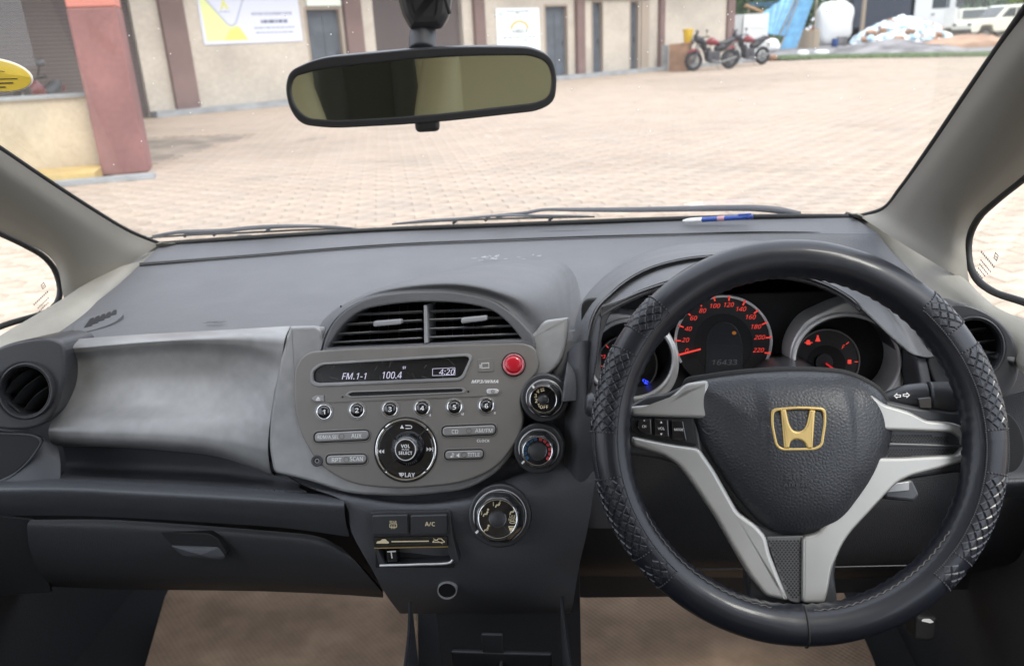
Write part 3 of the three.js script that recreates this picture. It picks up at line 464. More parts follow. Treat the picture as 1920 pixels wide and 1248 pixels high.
/* ---------- white foam blocks, blue roofing sheets, sacks ---------- */
{
  const f = upright(1340, 116, 8), z = 2.6; let t = thing('foam_block', 'long stack of white foam slabs behind the motorbikes', 'foam', f.at(0, 0, -z));
  const top = f.uv(1340, 30, -z).y, x0 = f.uv(1293, 60, -z).x, xm = f.uv(1392, 60, -z).x, x1 = f.uv(1440, 60, -z).x, rows = 4;
  for (let i = 0; i < rows; i++) part(t, 'slab', [metreUV(f.place(boxAt(x0 + rr(-.03, .03), top * i / rows + .004, -z - 1.2, xm - .01, top * (i + 1) / rows, -z, .02)))], X.foam);
  t = thing('foam_block', 'bright white foam cube at the right end of the foam stack', 'foam', f.at(xm, 0, -z));
  for (let i = 0; i < 3; i++) part(t, 'slab', [metreUV(f.place(boxAt(xm + .02, top * i / 3 + .004, -z - 1.1 + rr(0, .05), x1, top * (i + 1) / 3, -z + .05, .02)))], X.sack);
  // corrugated blue sheets, each leaning
  const f3 = upright(1478, 94, 8), sheetOf = (label, q, w) => { // q: four picture corners, w: offsets in depth
    const c = q.map((p, i) => f3.p(p[0], p[1], w[i])), b = c.reduce((a, v) => a.y < v.y ? a : v), t = thing('roofing_sheet', label, 'roofing sheet', V(b.x, b.y, b.z), 'leaning blue roofing sheets'), n = c[1].clone().sub(c[0]).cross(c[3].clone().sub(c[0])).normalize();
    const grid = [], N = 24; for (let j = 0; j <= 1; j++) { const row = []; for (let i = 0; i <= N; i++) { const k = i / N, p = c[0].clone().lerp(c[1], k).lerp(c[3].clone().lerp(c[2], k), j); row.push(p.addScaledVector(n, .03 * Math.sin(i / N * Math.PI * 10))); } grid.push(row); }
    part(t, 'corrugated_sheet', sheet(grid, 72, 4, .004), X.blueSheet);
    part(t, 'edge_batten', tube([c[0], c[3]], .03, 4, 6), X.timber);
  };
  sheetOf('bright blue roofing sheet leaning over the white foam cube', [[1425, 28], [1500, -25], [1460, 66], [1434, 62]], [-.8, -1.4, .2, .2]);
  sheetOf('narrow blue roofing sheet between the foam cube and the brown drum', [[1500, -22], [1512, -22], [1478, 66], [1462, 67]], [-1.3, -1.3, .1, .1]);
  sheetOf('long pale blue roofing sheet reaching down to the gravel', [[1506, -24], [1534, -24], [1494, 90], [1462, 92]], [-1.0, -1.0, .35, .35]);
  sheetOf('flat blue roofing sheet lying high behind the foam stack', [[1402, 5], [1462, 3], [1462, 14], [1402, 12]], [-1.5, -1.5, -1.8, -1.8]);
  // a rough timber rack holds the sheets up
  t = thing('timber_rack', 'rough timber rack holding up the blue roofing sheets', 'rack', f3.at(0, 0, -1.6));
  for (const [x, w] of [[1404, -1.7], [1455, -1.9], [1500, -1.5], [1530, -1.2]]) { const p = f3.p(x, 20, w); part(t, 'post', tube([V(p.x, 0, p.z), V(p.x, p.y + (x < 1460 ? .45 : 1.2), p.z)], .05, 4, 6), X.timber); }
  part(t, 'crossbar', tube([f3.p(1395, 13, -1.75), f3.p(1465, 9, -1.9)], .045, 4, 6), X.timber); part(t, 'board', tube([f3.p(1398, 10, -1.45), f3.p(1432, 24, -1.2)], .09, 4, 4), X.wood);
  // sacks and drums
  const lump = (name, label, cat, px, py, rx, ry, m, foot, squash = .8) => { const f = upright(px, foot, 0), w = 0, c = f.uv(px, py, w), r = f.len(px, py, rx, w), h = f.len(px, py, ry, w), t = thing(name, label, cat, f.at(c.x, Math.max(0, c.y - h), w)); const g = new THREE.IcosahedronGeometry(1, 4), p = g.attributes.position; for (let i = 0; i < p.count; i++) { const e = v => Math.sign(v) * Math.pow(Math.abs(v), name === 'bulk_bag' ? .6 : .85), x = e(p.getX(i)), y = e(p.getY(i)), z = e(p.getZ(i)), k = 1 + .28 * (fbm(x * 2.2 + 5 + px, y * 2.2 + z * 1.7 + 9, 64, 3, 3) - .5); p.setXYZ(i, x * k, Math.max(-.92, y * k), z * k); } g.scale(r, h, r * squash); const q = mergeVertices(new THREE.BufferGeometry().setAttribute('position', g.attributes.position)); q.computeVertexNormals(); q.translate(c.x, Math.max(c.y, h * .92), w); part(t, 'bag', f.place(q), m); part(t, 'tie', f.place(new THREE.TorusGeometry(r * .1, r * .04, 6, 10).rotateX(1.3).translate(c.x, Math.max(c.y, h * .92) + h * .96, w)), X.timber); return t; };
  lump('bulk_bag', 'large white bulk bag beyond the blue sheets', 'bag', 1562, 44, 33, 40, X.sack, 84);
  lump('sack', 'white sack lying behind the second motorbike', 'sack', 1446, 86, 16, 13, X.sack, 99);
  lump('sack', 'torn white sack on the grass below the blue sheet', 'sack', 1506, 101, 11, 7, X.sack, 108); lump('sack', 'crumpled white plastic on the grass right of the torn sack', 'sack', 1541, 99, 14, 6, X.sack, 105);
  lump('sack', 'small cream sack at the rear wheel of the second motorbike', 'sack', 1450, 108, 8, 6, X.card, 114);
  { const f = upright(1516, 90, 0).constructor.tilt(G(1516, 90).addScaledVector(V(0, 0, -1), -.7), 0), c = f.uv(1516, 88, -.7), r = f.len(1516, 80, 20, -.7), h = f.uv(1516, 58, -.7).y; const t = thing('tree_stump', 'wide pale brown block beside the blue sheets', 'block', f.at(c.x, 0, -.7)); part(t, 'block_body', f.place(new THREE.CylinderGeometry(r * .95, r, h, 14, 3).translate(c.x, h / 2, -.7)), X.timber); part(t, 'block_top', f.place(new THREE.CylinderGeometry(r * .85, r * .9, .05, 14).translate(c.x, h + .025, -.7)), X.wood); const t2 = thing('red_container', 'small red container on the pale brown block', 'container', f.at(c.x + .2, h + .05, -.7)); part(t2, 'can', f.place(new THREE.LatheGeometry([[0, 0], [.12, 0], [.13, .12], [.1, .18], [.05, .2], [0, .2]].map(p => new THREE.Vector2(...p)), 14).translate(c.x + .2, h + .051, -.7)), X.bikeRed); part(t2, 'cap', f.place(new THREE.CylinderGeometry(.04, .04, .05, 10).translate(c.x + .2, h + .27, -.7)), X.bikeBlack); }
  { const f = Frame.tilt(G(1566, 88).add(V(0, 0, .6)), 0), c = f.uv(1566, 77, -.6), t = thing('blue_drum', 'dark blue drum in front of the white bulk bag', 'drum', f.at(c.x, 0, -.6)); part(t, 'barrel', f.place(new THREE.LatheGeometry([[0, 0], [.17, 0], [.19, .08], [.18, .2], [.2, .22], [.18, .24], [.19, .42], [.17, .46], [0, .46]].map(p => new THREE.Vector2(...p)), 16).translate(c.x, .002, -.6)), X.drum); part(t, 'lid', f.place(new THREE.CylinderGeometry(.14, .16, .03, 16).translate(c.x, .48, -.6)), X.bikeBlack); }
  { const f = Frame.tilt(G(1582, 86).add(V(0, 0, .8)), 0), x0 = f.uv(1573, 74, -.8).x, x1 = f.uv(1590, 74, -.8).x, t = thing('crate', 'grey green crate at the foot of the white bulk bag', 'crate', f.at(x0, 0, -.8)); part(t, 'crate_side', f.place(boxAt(x0, 0, -1.2, x1, .5, -.8, .02)), X.gravel); part(t, 'crate_rim', f.place(boxAt(x0 - .02, .501, -1.22, x1 + .02, .55, -.78, .01)), X.greyPanel); }
}
/* ---------- behind: container, pole, heaps ---------- */
function mound(name, label, cat, px0, px1, py, topPy, far, m, sd, bits) {
  const a = Py(px0, py, -EYE.y), f = new Frame(V(0, 0, -far), V(0, 0, 1)), x0 = f.uv(px0, py).x, x1 = f.uv(px1, py).x, h = Math.max(.3, f.uv((px0 + px1) / 2, topPy).y), w = (x1 - x0) / 2, cx = (x0 + x1) / 2;
  const g = new THREE.PlaneGeometry(2, 2, 44, 30).rotateX(-Math.PI / 2), p = g.attributes.position;
  for (let i = 0; i < p.count; i++) { const x = p.getX(i), z = p.getZ(i), k = Math.max(0, 1 - Math.hypot(x, z)), y = Math.pow(k, .5) * (.6 + .75 * fbm(x * 3 + sd, z * 3 + 7, 64, sd, 4)) * h * 1.1; p.setXYZ(i, cx + x * w * 1.05, y - .03, -far + z * Math.min(w, 4)); }
  g.computeVertexNormals(); const t = thing(name, label, cat, V(cx, 0, -far)); part(t, 'heap', metreUV(g), m); return { t, cx, w, h, far, f };
}
{
  const far = 58, f = new Frame(V(0, 0, -far), V(0, 0, 1)), X0 = px => f.uv(px, 30).x;
  let t = thing('shipping_container', 'dark grey corrugated container wall behind the rubbish heap', 'container', V(X0(1660), 0, -far));
  const cont = (a, b, w) => { const n = 60, sh = []; const x0 = X0(a), x1 = X0(b); for (let i = 0; i <= n; i++) sh.push(new THREE.Vector2(x0 + (x1 - x0) * i / n, (i % 4 < 2 ? .06 : 0))); sh.push(new THREE.Vector2(x1, -2.4), new THREE.Vector2(x0, -2.4)); const g = new THREE.ExtrudeGeometry(new THREE.Shape(sh), { depth: 5.2, bevelEnabled: false }); g.rotateX(-Math.PI / 2); g.applyMatrix4(new THREE.Matrix4().makeScale(1, 1, -1)); const ix = g.index; const ng = g.toNonIndexed(); ng.computeVertexNormals(); return metreUV(ng.translate(0, 0, -far + w)); };
  part(t, 'side_panel', cont(1586, 1672, 0), X.container); part(t, 'end_panel', cont(1673, 1716, .3), X.containerDark); part(t, 'top_rail', boxAt(X0(1586), 5.2, -far - 2, X0(1716), 5.4, -far + .4), X.container);
  t = thing('utility_pole', 'thin pale pole in front of the dark container', 'pole', V(X0(1617), 0, -far + 3)); const q = Pz(1617, 50, far - 3); part(t, 'shaft', new THREE.CylinderGeometry(.1, .13, 7, 10).translate(q.x, 3.5, q.z), X.timber); part(t, 'cross_arm', boxAt(q.x - .7, 6.5, q.z - .06, q.x + .7, 6.62, q.z + .06), X.timber);
  const hp = mound('rubbish_heap', 'heap of pale blue plastic rubbish before the dark container', 'heap', 1604, 1775, 70, 38, 46, X.sack, 3);
  const bagMats = [X.sack, mat(lin(.42, .6, .72), .6), mat(lin(.55, .68, .74), .6), X.whitePaint, X.card];
  const bg = new THREE.IcosahedronGeometry(1, 1), bits = [[], [], [], [], []];
  for (let i = 0; i < 420; i++) { const a = rr(-1, 1), z = rr(-1, 1), k = 1 - Math.hypot(a, z); if (k < .05) continue; const s = rr(.1, .32), g = bg.clone(); const pp = g.attributes.position; for (let j = 0; j < pp.count; j++) { const q = .7 + .6 * hash(Math.round(pp.getX(j) * 50), Math.round(pp.getY(j) * 50), i); pp.setXYZ(j, pp.getX(j) * q, pp.getY(j) * q, pp.getZ(j) * q); } g.scale(s * 1.3, s * .8, s); g.rotateY(rr(0, 6)); g.translate(hp.cx + a * hp.w, Math.pow(k, .5) * hp.h * 1.02 + .02, -hp.far + z * Math.min(hp.w, 4)); const ng = g.index ? g.toNonIndexed() : g; ng.computeVertexNormals(); bits[Math.floor(rnd() * 5)].push(ng); }
  bits.forEach((b, i) => { const m = part(hp.t, 'loose_bags', b, bagMats[i]); m.userData.kind = 'stuff'; });
  mound('soil_heap', 'orange clay heap in front of the white pickups', 'heap', 1722, 1905, 76, 64, 42, X.clay, 8);
  mound('sand_heap', 'low grey gravel heap between the grass and the rubbish', 'heap', 1545, 1800, 98, 76, 37, X.gravel, 12);
}
/* ---------- truck and pickups ---------- */
const profile = (pts, width, bevel = .05) => { const g = new THREE.ExtrudeGeometry(new THREE.Shape(rounded(pts, .09, 3).map(p => new THREE.Vector2(...p))), { depth: width - 2 * bevel, bevelEnabled: true, bevelThickness: bevel, bevelSize: bevel, bevelOffset: -bevel, bevelSegments: 2 }); return g.translate(0, 0, -width / 2 + bevel); };
const vwheel = (t, x, z, r) => { const m = part(t, 'wheel', new THREE.TorusGeometry(r * .74, r * .26, 8, 20).scale(1, 1, 1.1).translate(x, r, z), X.tyre); part(m, 'rim', new THREE.CylinderGeometry(r * .55, r * .55, .2, 14).rotateX(Math.PI / 2).translate(x, r, z), X.steel); };
function pickup(label, pos, turn) {
  const t = thing('pickup_truck', label, 'pickup', V(0, 0, 0), 'white pickups parked in a row');
  part(t, 'body', [profile([[-2.5, .5], [-2.05, .5], [-1.9, .85], [-1.3, .85], [-1.15, .5], [1.05, .5], [1.2, .85], [1.8, .85], [1.95, .5], [2.5, .55], [2.5, 1.2], [-1.0, 1.22], [-2.35, 1.08], [-2.5, .9]], 1.75)], X.creamPaint);
  part(t, 'cab', [profile([[-1.05, 1.2], [-.5, 1.78], [-.35, 1.84], [.8, 1.84], [1.0, 1.2]], 1.6, .08)], X.creamPaint);
  for (const s of [-1, 1]) { for (const q of [[[-.78, 1.24], [-.38, 1.68], [.02, 1.7], [.02, 1.24]], [[.1, 1.24], [.1, 1.7], [.66, 1.7], [.78, 1.24]]]) { const g = new THREE.ExtrudeGeometry(new THREE.Shape(q.map(p => new THREE.Vector2(...p))), { depth: .02, bevelEnabled: false }); part(t, 'side_window', g.translate(0, 0, s * .8 - (s > 0 ? .005 : .015)), X.glassDark); } part(t, 'door_handle', boxAt(-.1, 1.08, s * .87, .06, 1.11, s * .9), X.bikeBlack); part(t, 'headlight', boxAt(-2.51, .85, s * .5, -2.44, 1.0, s * .8, .02), X.steel); }
  part(t, 'windscreen', new THREE.BoxGeometry(.02, .7, 1.35).rotateZ(-.77).translate(-.8, 1.5, 0), X.glassDark); part(t, 'rear_window', new THREE.BoxGeometry(.02, .42, 1.2).rotateZ(.3).translate(.93, 1.52, 0), X.glassDark);
  part(t, 'bumper', boxAt(-2.6, .45, -.85, -2.45, .68, .85, .04), X.bikeBlack); part(t, 'load_bed', boxAt(1.1, .9, -.75, 2.42, 1.24, .75), X.bikeBlack);
  for (const x of [-1.6, 1.5]) for (const z of [-.78, .78]) vwheel(t, x, z, .37);
  t.position.copy(pos); t.rotation.y = turn; return t;
}
const onFar = (px, far) => { const q = Pz(px, 60, far); return V(q.x, 0, -far); };
const pk = pickup('cream white pickup nearest the windscreen pillar, its side windows dark', onFar(1880, 50), 12 * D);
copyOf(pk, onFar(1822, 58), 70 * D, 'cream white pickup between the truck and the nearest pickup, seen from its front'); copyOf(pk, onFar(1895, 62), 14 * D, 'cream white pickup mostly hidden behind the nearest pickup');
{
  const p = onFar(1754, 56), t = thing('cab_over_truck', 'tall white lorry cab behind the rubbish heap', 'truck', V(0, 0, 0));
  part(t, 'cab', [profile([[-1.2, .7], [1.05, .7], [1.2, 1.1], [1.2, 1.75], [.92, 3.0], [.75, 3.15], [-1.2, 3.15]], 2.4, .1)], X.whitePaint); part(t, 'roof_deflector', [profile([[-1.1, 3.15], [.7, 3.16], [-.5, 3.9], [-1.1, 3.95]], 2.1, .1)], X.whitePaint);
  part(t, 'windscreen', new THREE.BoxGeometry(.04, 1.1, 2.05).rotateZ(.215).translate(1.08, 2.38, 0), X.glassDark);
  for (const s of [-1, 1]) { part(t, 'side_window', boxAt(-.2, 1.9, s * 1.19, .75, 2.7, s * 1.215), X.glassDark); part(t, 'door_handle', boxAt(-.2, 1.55, s * 1.2, 0, 1.6, s * 1.24), X.bikeBlack); part(t, 'mirror', boxAt(1.1, 1.9, s * 1.3, 1.2, 2.6, s * 1.5, .03), X.bikeBlack); part(t, 'headlight', boxAt(1.16, .9, s * .7, 1.24, 1.1, s * 1.1, .03), X.steel); }
  part(t, 'bumper', boxAt(.9, .4, -1.2, 1.3, .72, 1.2, .05), X.bikeBlack); part(t, 'chassis', boxAt(-4.8, .6, -.5, 1, .9, .5), X.bikeBlack); part(t, 'cargo_frame', boxAt(-4.8, .95, -1.15, -1.4, 3.2, 1.15, .05), X.containerDark);
  for (const x of [.1, -3.6]) for (const z of [-.95, .95]) vwheel(t, x, z, .5);
  t.position.copy(p); t.rotation.y = -28 * D;
}
/* ---------- trees ---------- */
const leafGeo = (() => { const g = new THREE.BufferGeometry(); g.setAttribute('position', new THREE.Float32BufferAttribute([0, 0, 0, .5, .12, .1, 1, 0, 0, 0, 0, 0, 1, 0, 0, .5, -.12, -.32], 3)); g.computeVertexNormals(); return g; })();
function tree(label, x, z, h, spread, n = 5200) {
  const t = thing('tree', label, 'tree', V(x, 0, z), 'trees beyond the yard'), limbs = [], tips = [];
  limbs.push(taper([V(x, 0, z), V(x + .1, h * .25, z), V(x - .1, h * .5, z + .1)], [h * .035, h * .026, h * .018], 10, 8));
  for (let i = 0; i < 9; i++) { const a = i * 2.4, y0 = h * rr(.1, .5), r = spread * rr(.45, .95), e = V(x + Math.cos(a) * r, h * rr(.2, .95), z + Math.sin(a) * r); limbs.push(taper([V(x, y0, z), V(x + Math.cos(a) * r * .5, (y0 + e.y) / 2 + .2, z + Math.sin(a) * r * .5), e], [h * .014, h * .009, h * .004], 8, 6)); tips.push(e, V(x + Math.cos(a) * r * .55, (y0 + e.y) / 2 + .4, z + Math.sin(a) * r * .55)); }
  for (let i = 0; i < 16; i++) tips.push(V(x + rr(-1, 1) * spread * .8, h * rr(.08, .95), z + rr(-1, 1) * spread * .8));
  part(t, 'trunk', limbs, X.bark);
  const gs = [], o = new THREE.Object3D(); for (let i = 0; i < n; i++) { const c = tips[Math.floor(rnd() * tips.length)], s = spread * .42, a = rr(0, 6.28), u = rr(-1, 1), q = Math.sqrt(1 - u * u), r = s * Math.cbrt(rnd()); o.position.set(c.x + Math.cos(a) * q * r, c.y + u * r * .7, c.z + Math.sin(a) * q * r); o.rotation.set(rr(-1, 1), rr(0, 6.3), rr(-1, 1)); o.scale.setScalar(rr(.22, .5)); o.updateMatrix(); gs.push(leafGeo.clone().applyMatrix4(o.matrix)); }
  part(t, 'crown', gs, X.leaf);
}
for (const [px, far, h, s, l] of [[1392, 58, 5.5, 3, 'leafy tree behind the foam stack at the building corner'], [1345, 60, 7.5, 4, 'leafy tree hidden mostly behind the long building'], [1470, 66, 6.5, 4, 'green tree behind the blue roofing sheets'], [1810, 78, 8.5, 4.6, 'green tree directly behind the lorry cab and middle pickup'], [1868, 72, 7.5, 4.4, 'green tree behind the nearest cream pickup'], [1925, 80, 8, 5, 'green tree at the windscreen pillar behind the pickups'], [1760, 90, 9.5, 5, 'tall green tree behind the lorry cab roof']]) { const q = Pz(px, 40, far); tree(l, q.x, -far, h, s); }
/* ================= the car: body shell ================= */
const L_ = -.89, R_ = .51;                 // inner faces of the doors
const car = thing('parked_car', 'car cabin shell with beige windscreen pillars and a wide windscreen', 'car', V(MID, .3, 0));
{
  const P = car, Y = y => EYE.y + y;
  // windscreen glass, bonded in a black border
  const rows = []; for (let j = 0; j <= 4; j++) { const y = EYE.y - .36 + j / 4 * .64, hw = .74 - .13 * j / 4, row = []; for (let i = 0; i <= 8; i++) { const x = MID + hw * (i / 4 - 1); row.push(V(x, y, -glassZ(x, y))); } rows.push(row); }
  part(P, 'windscreen', sheet(rows, 40, 20, 0), M.veilGlass);
  { const g = []; for (let i = 0; i < 90; i++) { const p = W(rr(200, 1750), rr(5, 400) * rr(.4, 1), -.001), s = rr(.0004, .0009); g.push(new THREE.SphereGeometry(s, 6, 4).scale(1, 1, .4).translate(p.x, p.y, p.z)); } part(P, 'dust_specks', g, M.white).userData.kind = 'stuff'; }
  const edgeL = [[300, 457], [240, 432], [160, 384], [80, 332], [0, 278], [-90, 217], [-210, 135], [-330, 52]], edgeR = [[1610, 406], [1655, 392], [1690, 352], [1745, 275], [1820, 165], [1880, 78], [1920, 20], [2000, -95], [2060, -180]];
  const base = [[300, 457], [470, 445], [720, 430], [955, 421], [1200, 412], [1430, 406], [1610, 406]];
  const wl = a => a.map(p => W(p[0], p[1], -.004));
  const seal = (pts, r) => tube(pts, r, 60, 8);
  part(P, 'windscreen_seal', [seal(wl(edgeL), .0036), seal(wl(edgeR), .0036), seal(wl(base), .0045)], M.rubber);
  // pillars: smooth trim from the glass edge round to the side window
  const sideL = [[122, 575], [116, 545], [108, 505], [88, 478], [50, 456], [0, 432], [-120, 378], [-330, 280]], sideR = [[1818, 530], [1813, 490], [1812, 445], [1830, 405], [1868, 370], [1920, 328], [2030, 236], [2120, 160]];
  const glassL = [[298, 459], [238, 434], [158, 386], [78, 334], [-2, 280], [-94, 221], [-214, 139], [-334, 56]], glassR = [[1614, 406], [1657, 393], [1692, 352], [1747, 276], [1822, 166], [1882, 79], [1960, -22], [2066, -176]];
  const pill = (ge, se, x, s) => { const g = []; const N = 7; for (let k = 0; k < N; k++) { const t = k / (N - 1), row = []; for (let i = 0; i < ge.length; i++) { const a = W(...ge[i], -.012), b = Px(...se[i], x + s * .012), q = a.clone().lerp(b, t), dir = EYE.clone().add(V(MID * .5, 0, .2)).sub(q).normalize(); q.addScaledVector(dir, .045 * Math.pow(Math.sin(Math.PI * t), .7) + (t === 0 || t === 1 ? 0 : .004)); row.push(q); } g.push(row); } return sheet(g, 48, 30, .003); };
  part(P, 'pillar', pill(glassL, sideL, L_, 1), M.pillar); part(P, 'pillar', pill(glassR, sideR, R_, -1), M.pillar);
  // light trims between the pillars and the dashboard
  const trim = (up, lo, x) => { const g = [[], [], [], [], []]; for (let i = 0; i < up.length; i++) { const a = up[i].length > 2 ? W(up[i][0], up[i][1], -.02) : Px(...up[i], x), b = Py(lo[i][0], lo[i][1], lo[i][2] ?? -.345), m = a.clone().lerp(b, .35), n = a.clone().lerp(b, .75); m.y += i < 2 ? 0 : .012; n.y += i < 2 ? .002 : .012; g[0].push(a); g[1].push(m); g[2].push(n); g[3].push(b); g[4].push(b.clone().add(i > 5 ? V(0, -.01, 0) : V(x < 0 ? .03 : -.03, -.04, 0))); } return sheet(g, 60, 14, .004); };
  part(P, 'pillar_foot_trim', trim([[302, 457, 1], [230, 480, 1], [190, 495], [165, 525], [118, 562], [60, 598], [0, 630], [-90, 690]], [[340, 461, -.33], [285, 478, -.334], [258, 497, -.34], [222, 530], [160, 575], [85, 622], [0, 686], [-90, 760]], L_ + .012), M.beige, 'light beige curved trim where pillar meets dashboard');
  part(P, 'pillar_foot_trim', trim([[1606, 404, 1], [1660, 424, 1], [1722, 432], [1752, 452], [1790, 496], [1828, 540], [1870, 578], [1930, 600]], [[1580, 404, -.292], [1618, 418, -.298], [1645, 440, -.305], [1680, 488, -.326], [1735, 535, -.338], [1800, 580, -.345], [1850, 620], [1930, 690]], R_ - .012), M.beige, 'light beige curved trim where pillar meets dashboard');
  // side windows
  const winL = [[-900, 330], [-330, 285], [-120, 384], [0, 438], [50, 462], [84, 483], [104, 510], [112, 548], [100, 575], [0, 612], [-330, 740], [-900, 960]], winR = [[2700, 250], [2120, 166], [1920, 334], [1868, 376], [1834, 410], [1818, 446], [1818, 490], [1830, 520], [1860, 545], [1920, 566], [2200, 660], [2700, 830]];
  const pane = (w, x) => { const v = w.map(p => { const q = Px(p[0], p[1], x); return new THREE.Vector2(q.z, q.y); }), g = new THREE.ShapeGeometry(new THREE.Shape(v)); g.rotateY(-Math.PI / 2); g.translate(x, 0, 0); return g; };
  const rimPts = (w, x) => w.map(p => Px(p[0], p[1], x));
  const wg = [[winL, L_ - .004, 1], [winR, R_ + .004, -1]];
  for (const [w, x, s] of wg) { part(P, 'quarter_window_seal', tube(rimPts(w.slice(1, -1), x + s * .006), .0048, 70, 8), M.rubber); }
  // glass of the side windows, whole
  for (const x of [L_ - .006, R_ + .006]) part(P, 'side_window', new THREE.PlaneGeometry(3.1, .75).rotateY(Math.PI / 2).translate(x, Y(-.03), .25), M.glass);
  // etched marks low on both quarter windows
  const marks = (cx, cy, x, lean, flip) => { const gs = [], fr = new Frame(Px(cx, cy, x), V(flip, 0, 0)), b = (u, v, w, h) => gs.push(fr.place(new THREE.BoxGeometry(w, h, .0004).rotateZ(lean).translate(u * Math.cos(lean) - v * Math.sin(lean), u * Math.sin(lean) + v * Math.cos(lean), .002))); const k = .0012; for (let i = 0; i < 9; i++) b((i - 4) * k * 4, 8 * k, k * 1.9, k * 2.4); for (let r = 0; r < 4; r++) for (let i = 0; i < 7 - r; i++) b((i - 3) * k * 4, -r * k * 5, k * 2.4, k * 1.4); b(14 * k, 16 * k, k * 7, k * .9); b(14 * k, 22 * k, k * 7, k * .9); b(10.7 * k, 19 * k, k * .9, k * 7); b(17.3 * k, 19 * k, k * .9, k * 7); b(14 * k, 19 * k, k * 3, k * .9); return gs; };
  part(P, 'etched_mark', marks(78, 568, L_ - .001, .25, 1), M.etch).userData.kind = 'stuff'; part(P, 'etched_mark', marks(1852, 498, R_ + .001, -.25, -1), M.etch).userData.kind = 'stuff';
  // doors, roof, floor, tail: walls with thickness round the cabin
  const belt = -.44, zF = -2.05, zB = 2.1;
  for (const [x, s] of [[L_, -1], [R_, 1]]) {
    part(P, 'door_panel', [boxAt(x + s * .012, Y(-1.02), zF, x + s * .06, Y(belt - .02), zB, .01)], M.core);
    part(P, 'door_armrest', [boxAt(x - s * .075, Y(-.66), -.25, x + s * .012, Y(-.58), .55, .03)], M.darkPlastic);
    part(P, 'roof_rail', [boxAt(x - s * .0, Y(.235), -.35, x - s * .16, Y(.33), zB, .02)], M.head);
    part(P, 'door_post', [boxAt(x - s * .03, Y(belt), .32, x + s * .03, Y(.3), .5, .02)], M.pillar);
    part(P, 'rear_post', [boxAt(x - s * .05, Y(belt), 1.35, x + s * .05, Y(.3), zB, .02)], M.pillar);
  }
  part(P, 'roof', [boxAt(L_ + .03, Y(.29), -.52, R_ - .03, Y(.35), zB, .02)], M.head);
  part(P, 'roof_header', [boxAt(L_ + .14, Y(.245), -.56, R_ - .14, Y(.30), -.42, .02)], M.head);
  part(P, 'floor', [boxAt(L_ - .05, Y(-1.06), zF, R_ + .05, Y(-.985), zB)], M.carpet);
  part(P, 'firewall', [boxAt(L_ - .05, Y(-.98), -2.05, R_ + .05, Y(-.56), -1.85)], M.carpet);
  { const g = new THREE.BoxGeometry(R_ - L_, .03, .75).rotateX(.75).translate(MID, Y(-.74), -1.66); part(P, 'toe_board', g, M.carpet); }
  part(P, 'tailgate', [boxAt(L_ - .05, Y(-1.0), zB, R_ + .05, Y(-.3), zB + .06), boxAt(L_ - .05, Y(.22), zB, R_ + .05, Y(.34), zB + .06)], M.core);
  part(P, 'rear_window', new THREE.PlaneGeometry(R_ - L_, .56).translate(MID, Y(-.04), zB + .02), M.glass);
  // cowl outside the glass foot
  const cw = [[], []]; for (let i = 0; i <= 6; i++) { const b = base[i], a = W(b[0], b[1], .02), c = a.clone().add(V(0, -.05, -.22)); a.y -= .07; cw[0].push(a); cw[1].push(c); } part(P, 'cowl', sheet(cw, 30, 4, .004), M.black);
}
/* seats, seen in the mirror */
function seatOf(label, x, z, m, hm, w = .5) {
  const t = thing('car_chair', label, 'car seat', V(x, EYE.y - .98, z), 'car seats'), y = EYE.y;
  part(t, 'cushion', new RoundedBoxGeometry(w, .16, .52, 4, .07).translate(x, y - .72, z - .1), m);
  const b = new RoundedBoxGeometry(w, .68, .16, 5, .075).rotateX(.25).translate(x, y - .33, z + .2); part(t, 'backrest', b, m);
  for (const s of [-1, 1]) part(t, 'side_bolster', taper([V(x + s * w * .42, y - .62, z + .06), V(x + s * w * .44, y - .3, z + .14), V(x + s * w * .36, y - .02, z + .22)], [.05, .07, .04], 12, 10), m);
  const h = part(t, 'headrest', new RoundedBoxGeometry(.3, .21, .13, 5, .06).rotateX(.15).translate(x, y + .1, z + .32), hm);
  part(h, 'piping', tube([V(x - .14, y + .03, z + .255), V(x - .1, y + .17, z + .26), V(x + .1, y + .17, z + .26), V(x + .14, y + .03, z + .255)], .004, 24, 6), m);
  for (const s of [-1, 1]) part(t, 'headrest_post', new THREE.CylinderGeometry(.006, .006, .16, 8).translate(x + s * .06, y - .02, z + .31), M.chrome);
  part(t, 'seat_base', boxAt(x - w * .4, y - .985, z - .3, x + w * .4, y - .8, z + .2, .02), M.core);
  return t;
}
seatOf('beige leather driver seat reflected in the mirror', .25, .5, M.seat, M.seat);
seatOf('beige leather passenger seat reflected at the left of the mirror', -.5, .45, M.seat, M.seat);
{ const t = seatOf('dark seat shape added for the dark figure with a phone in the middle of the mirror', -.11, .85, mat(lin(.1, .1, .105), .8), mat(lin(.03, .033, .045), .4), .28); }  // added dark shape, stands in for the reflected figure holding a phone
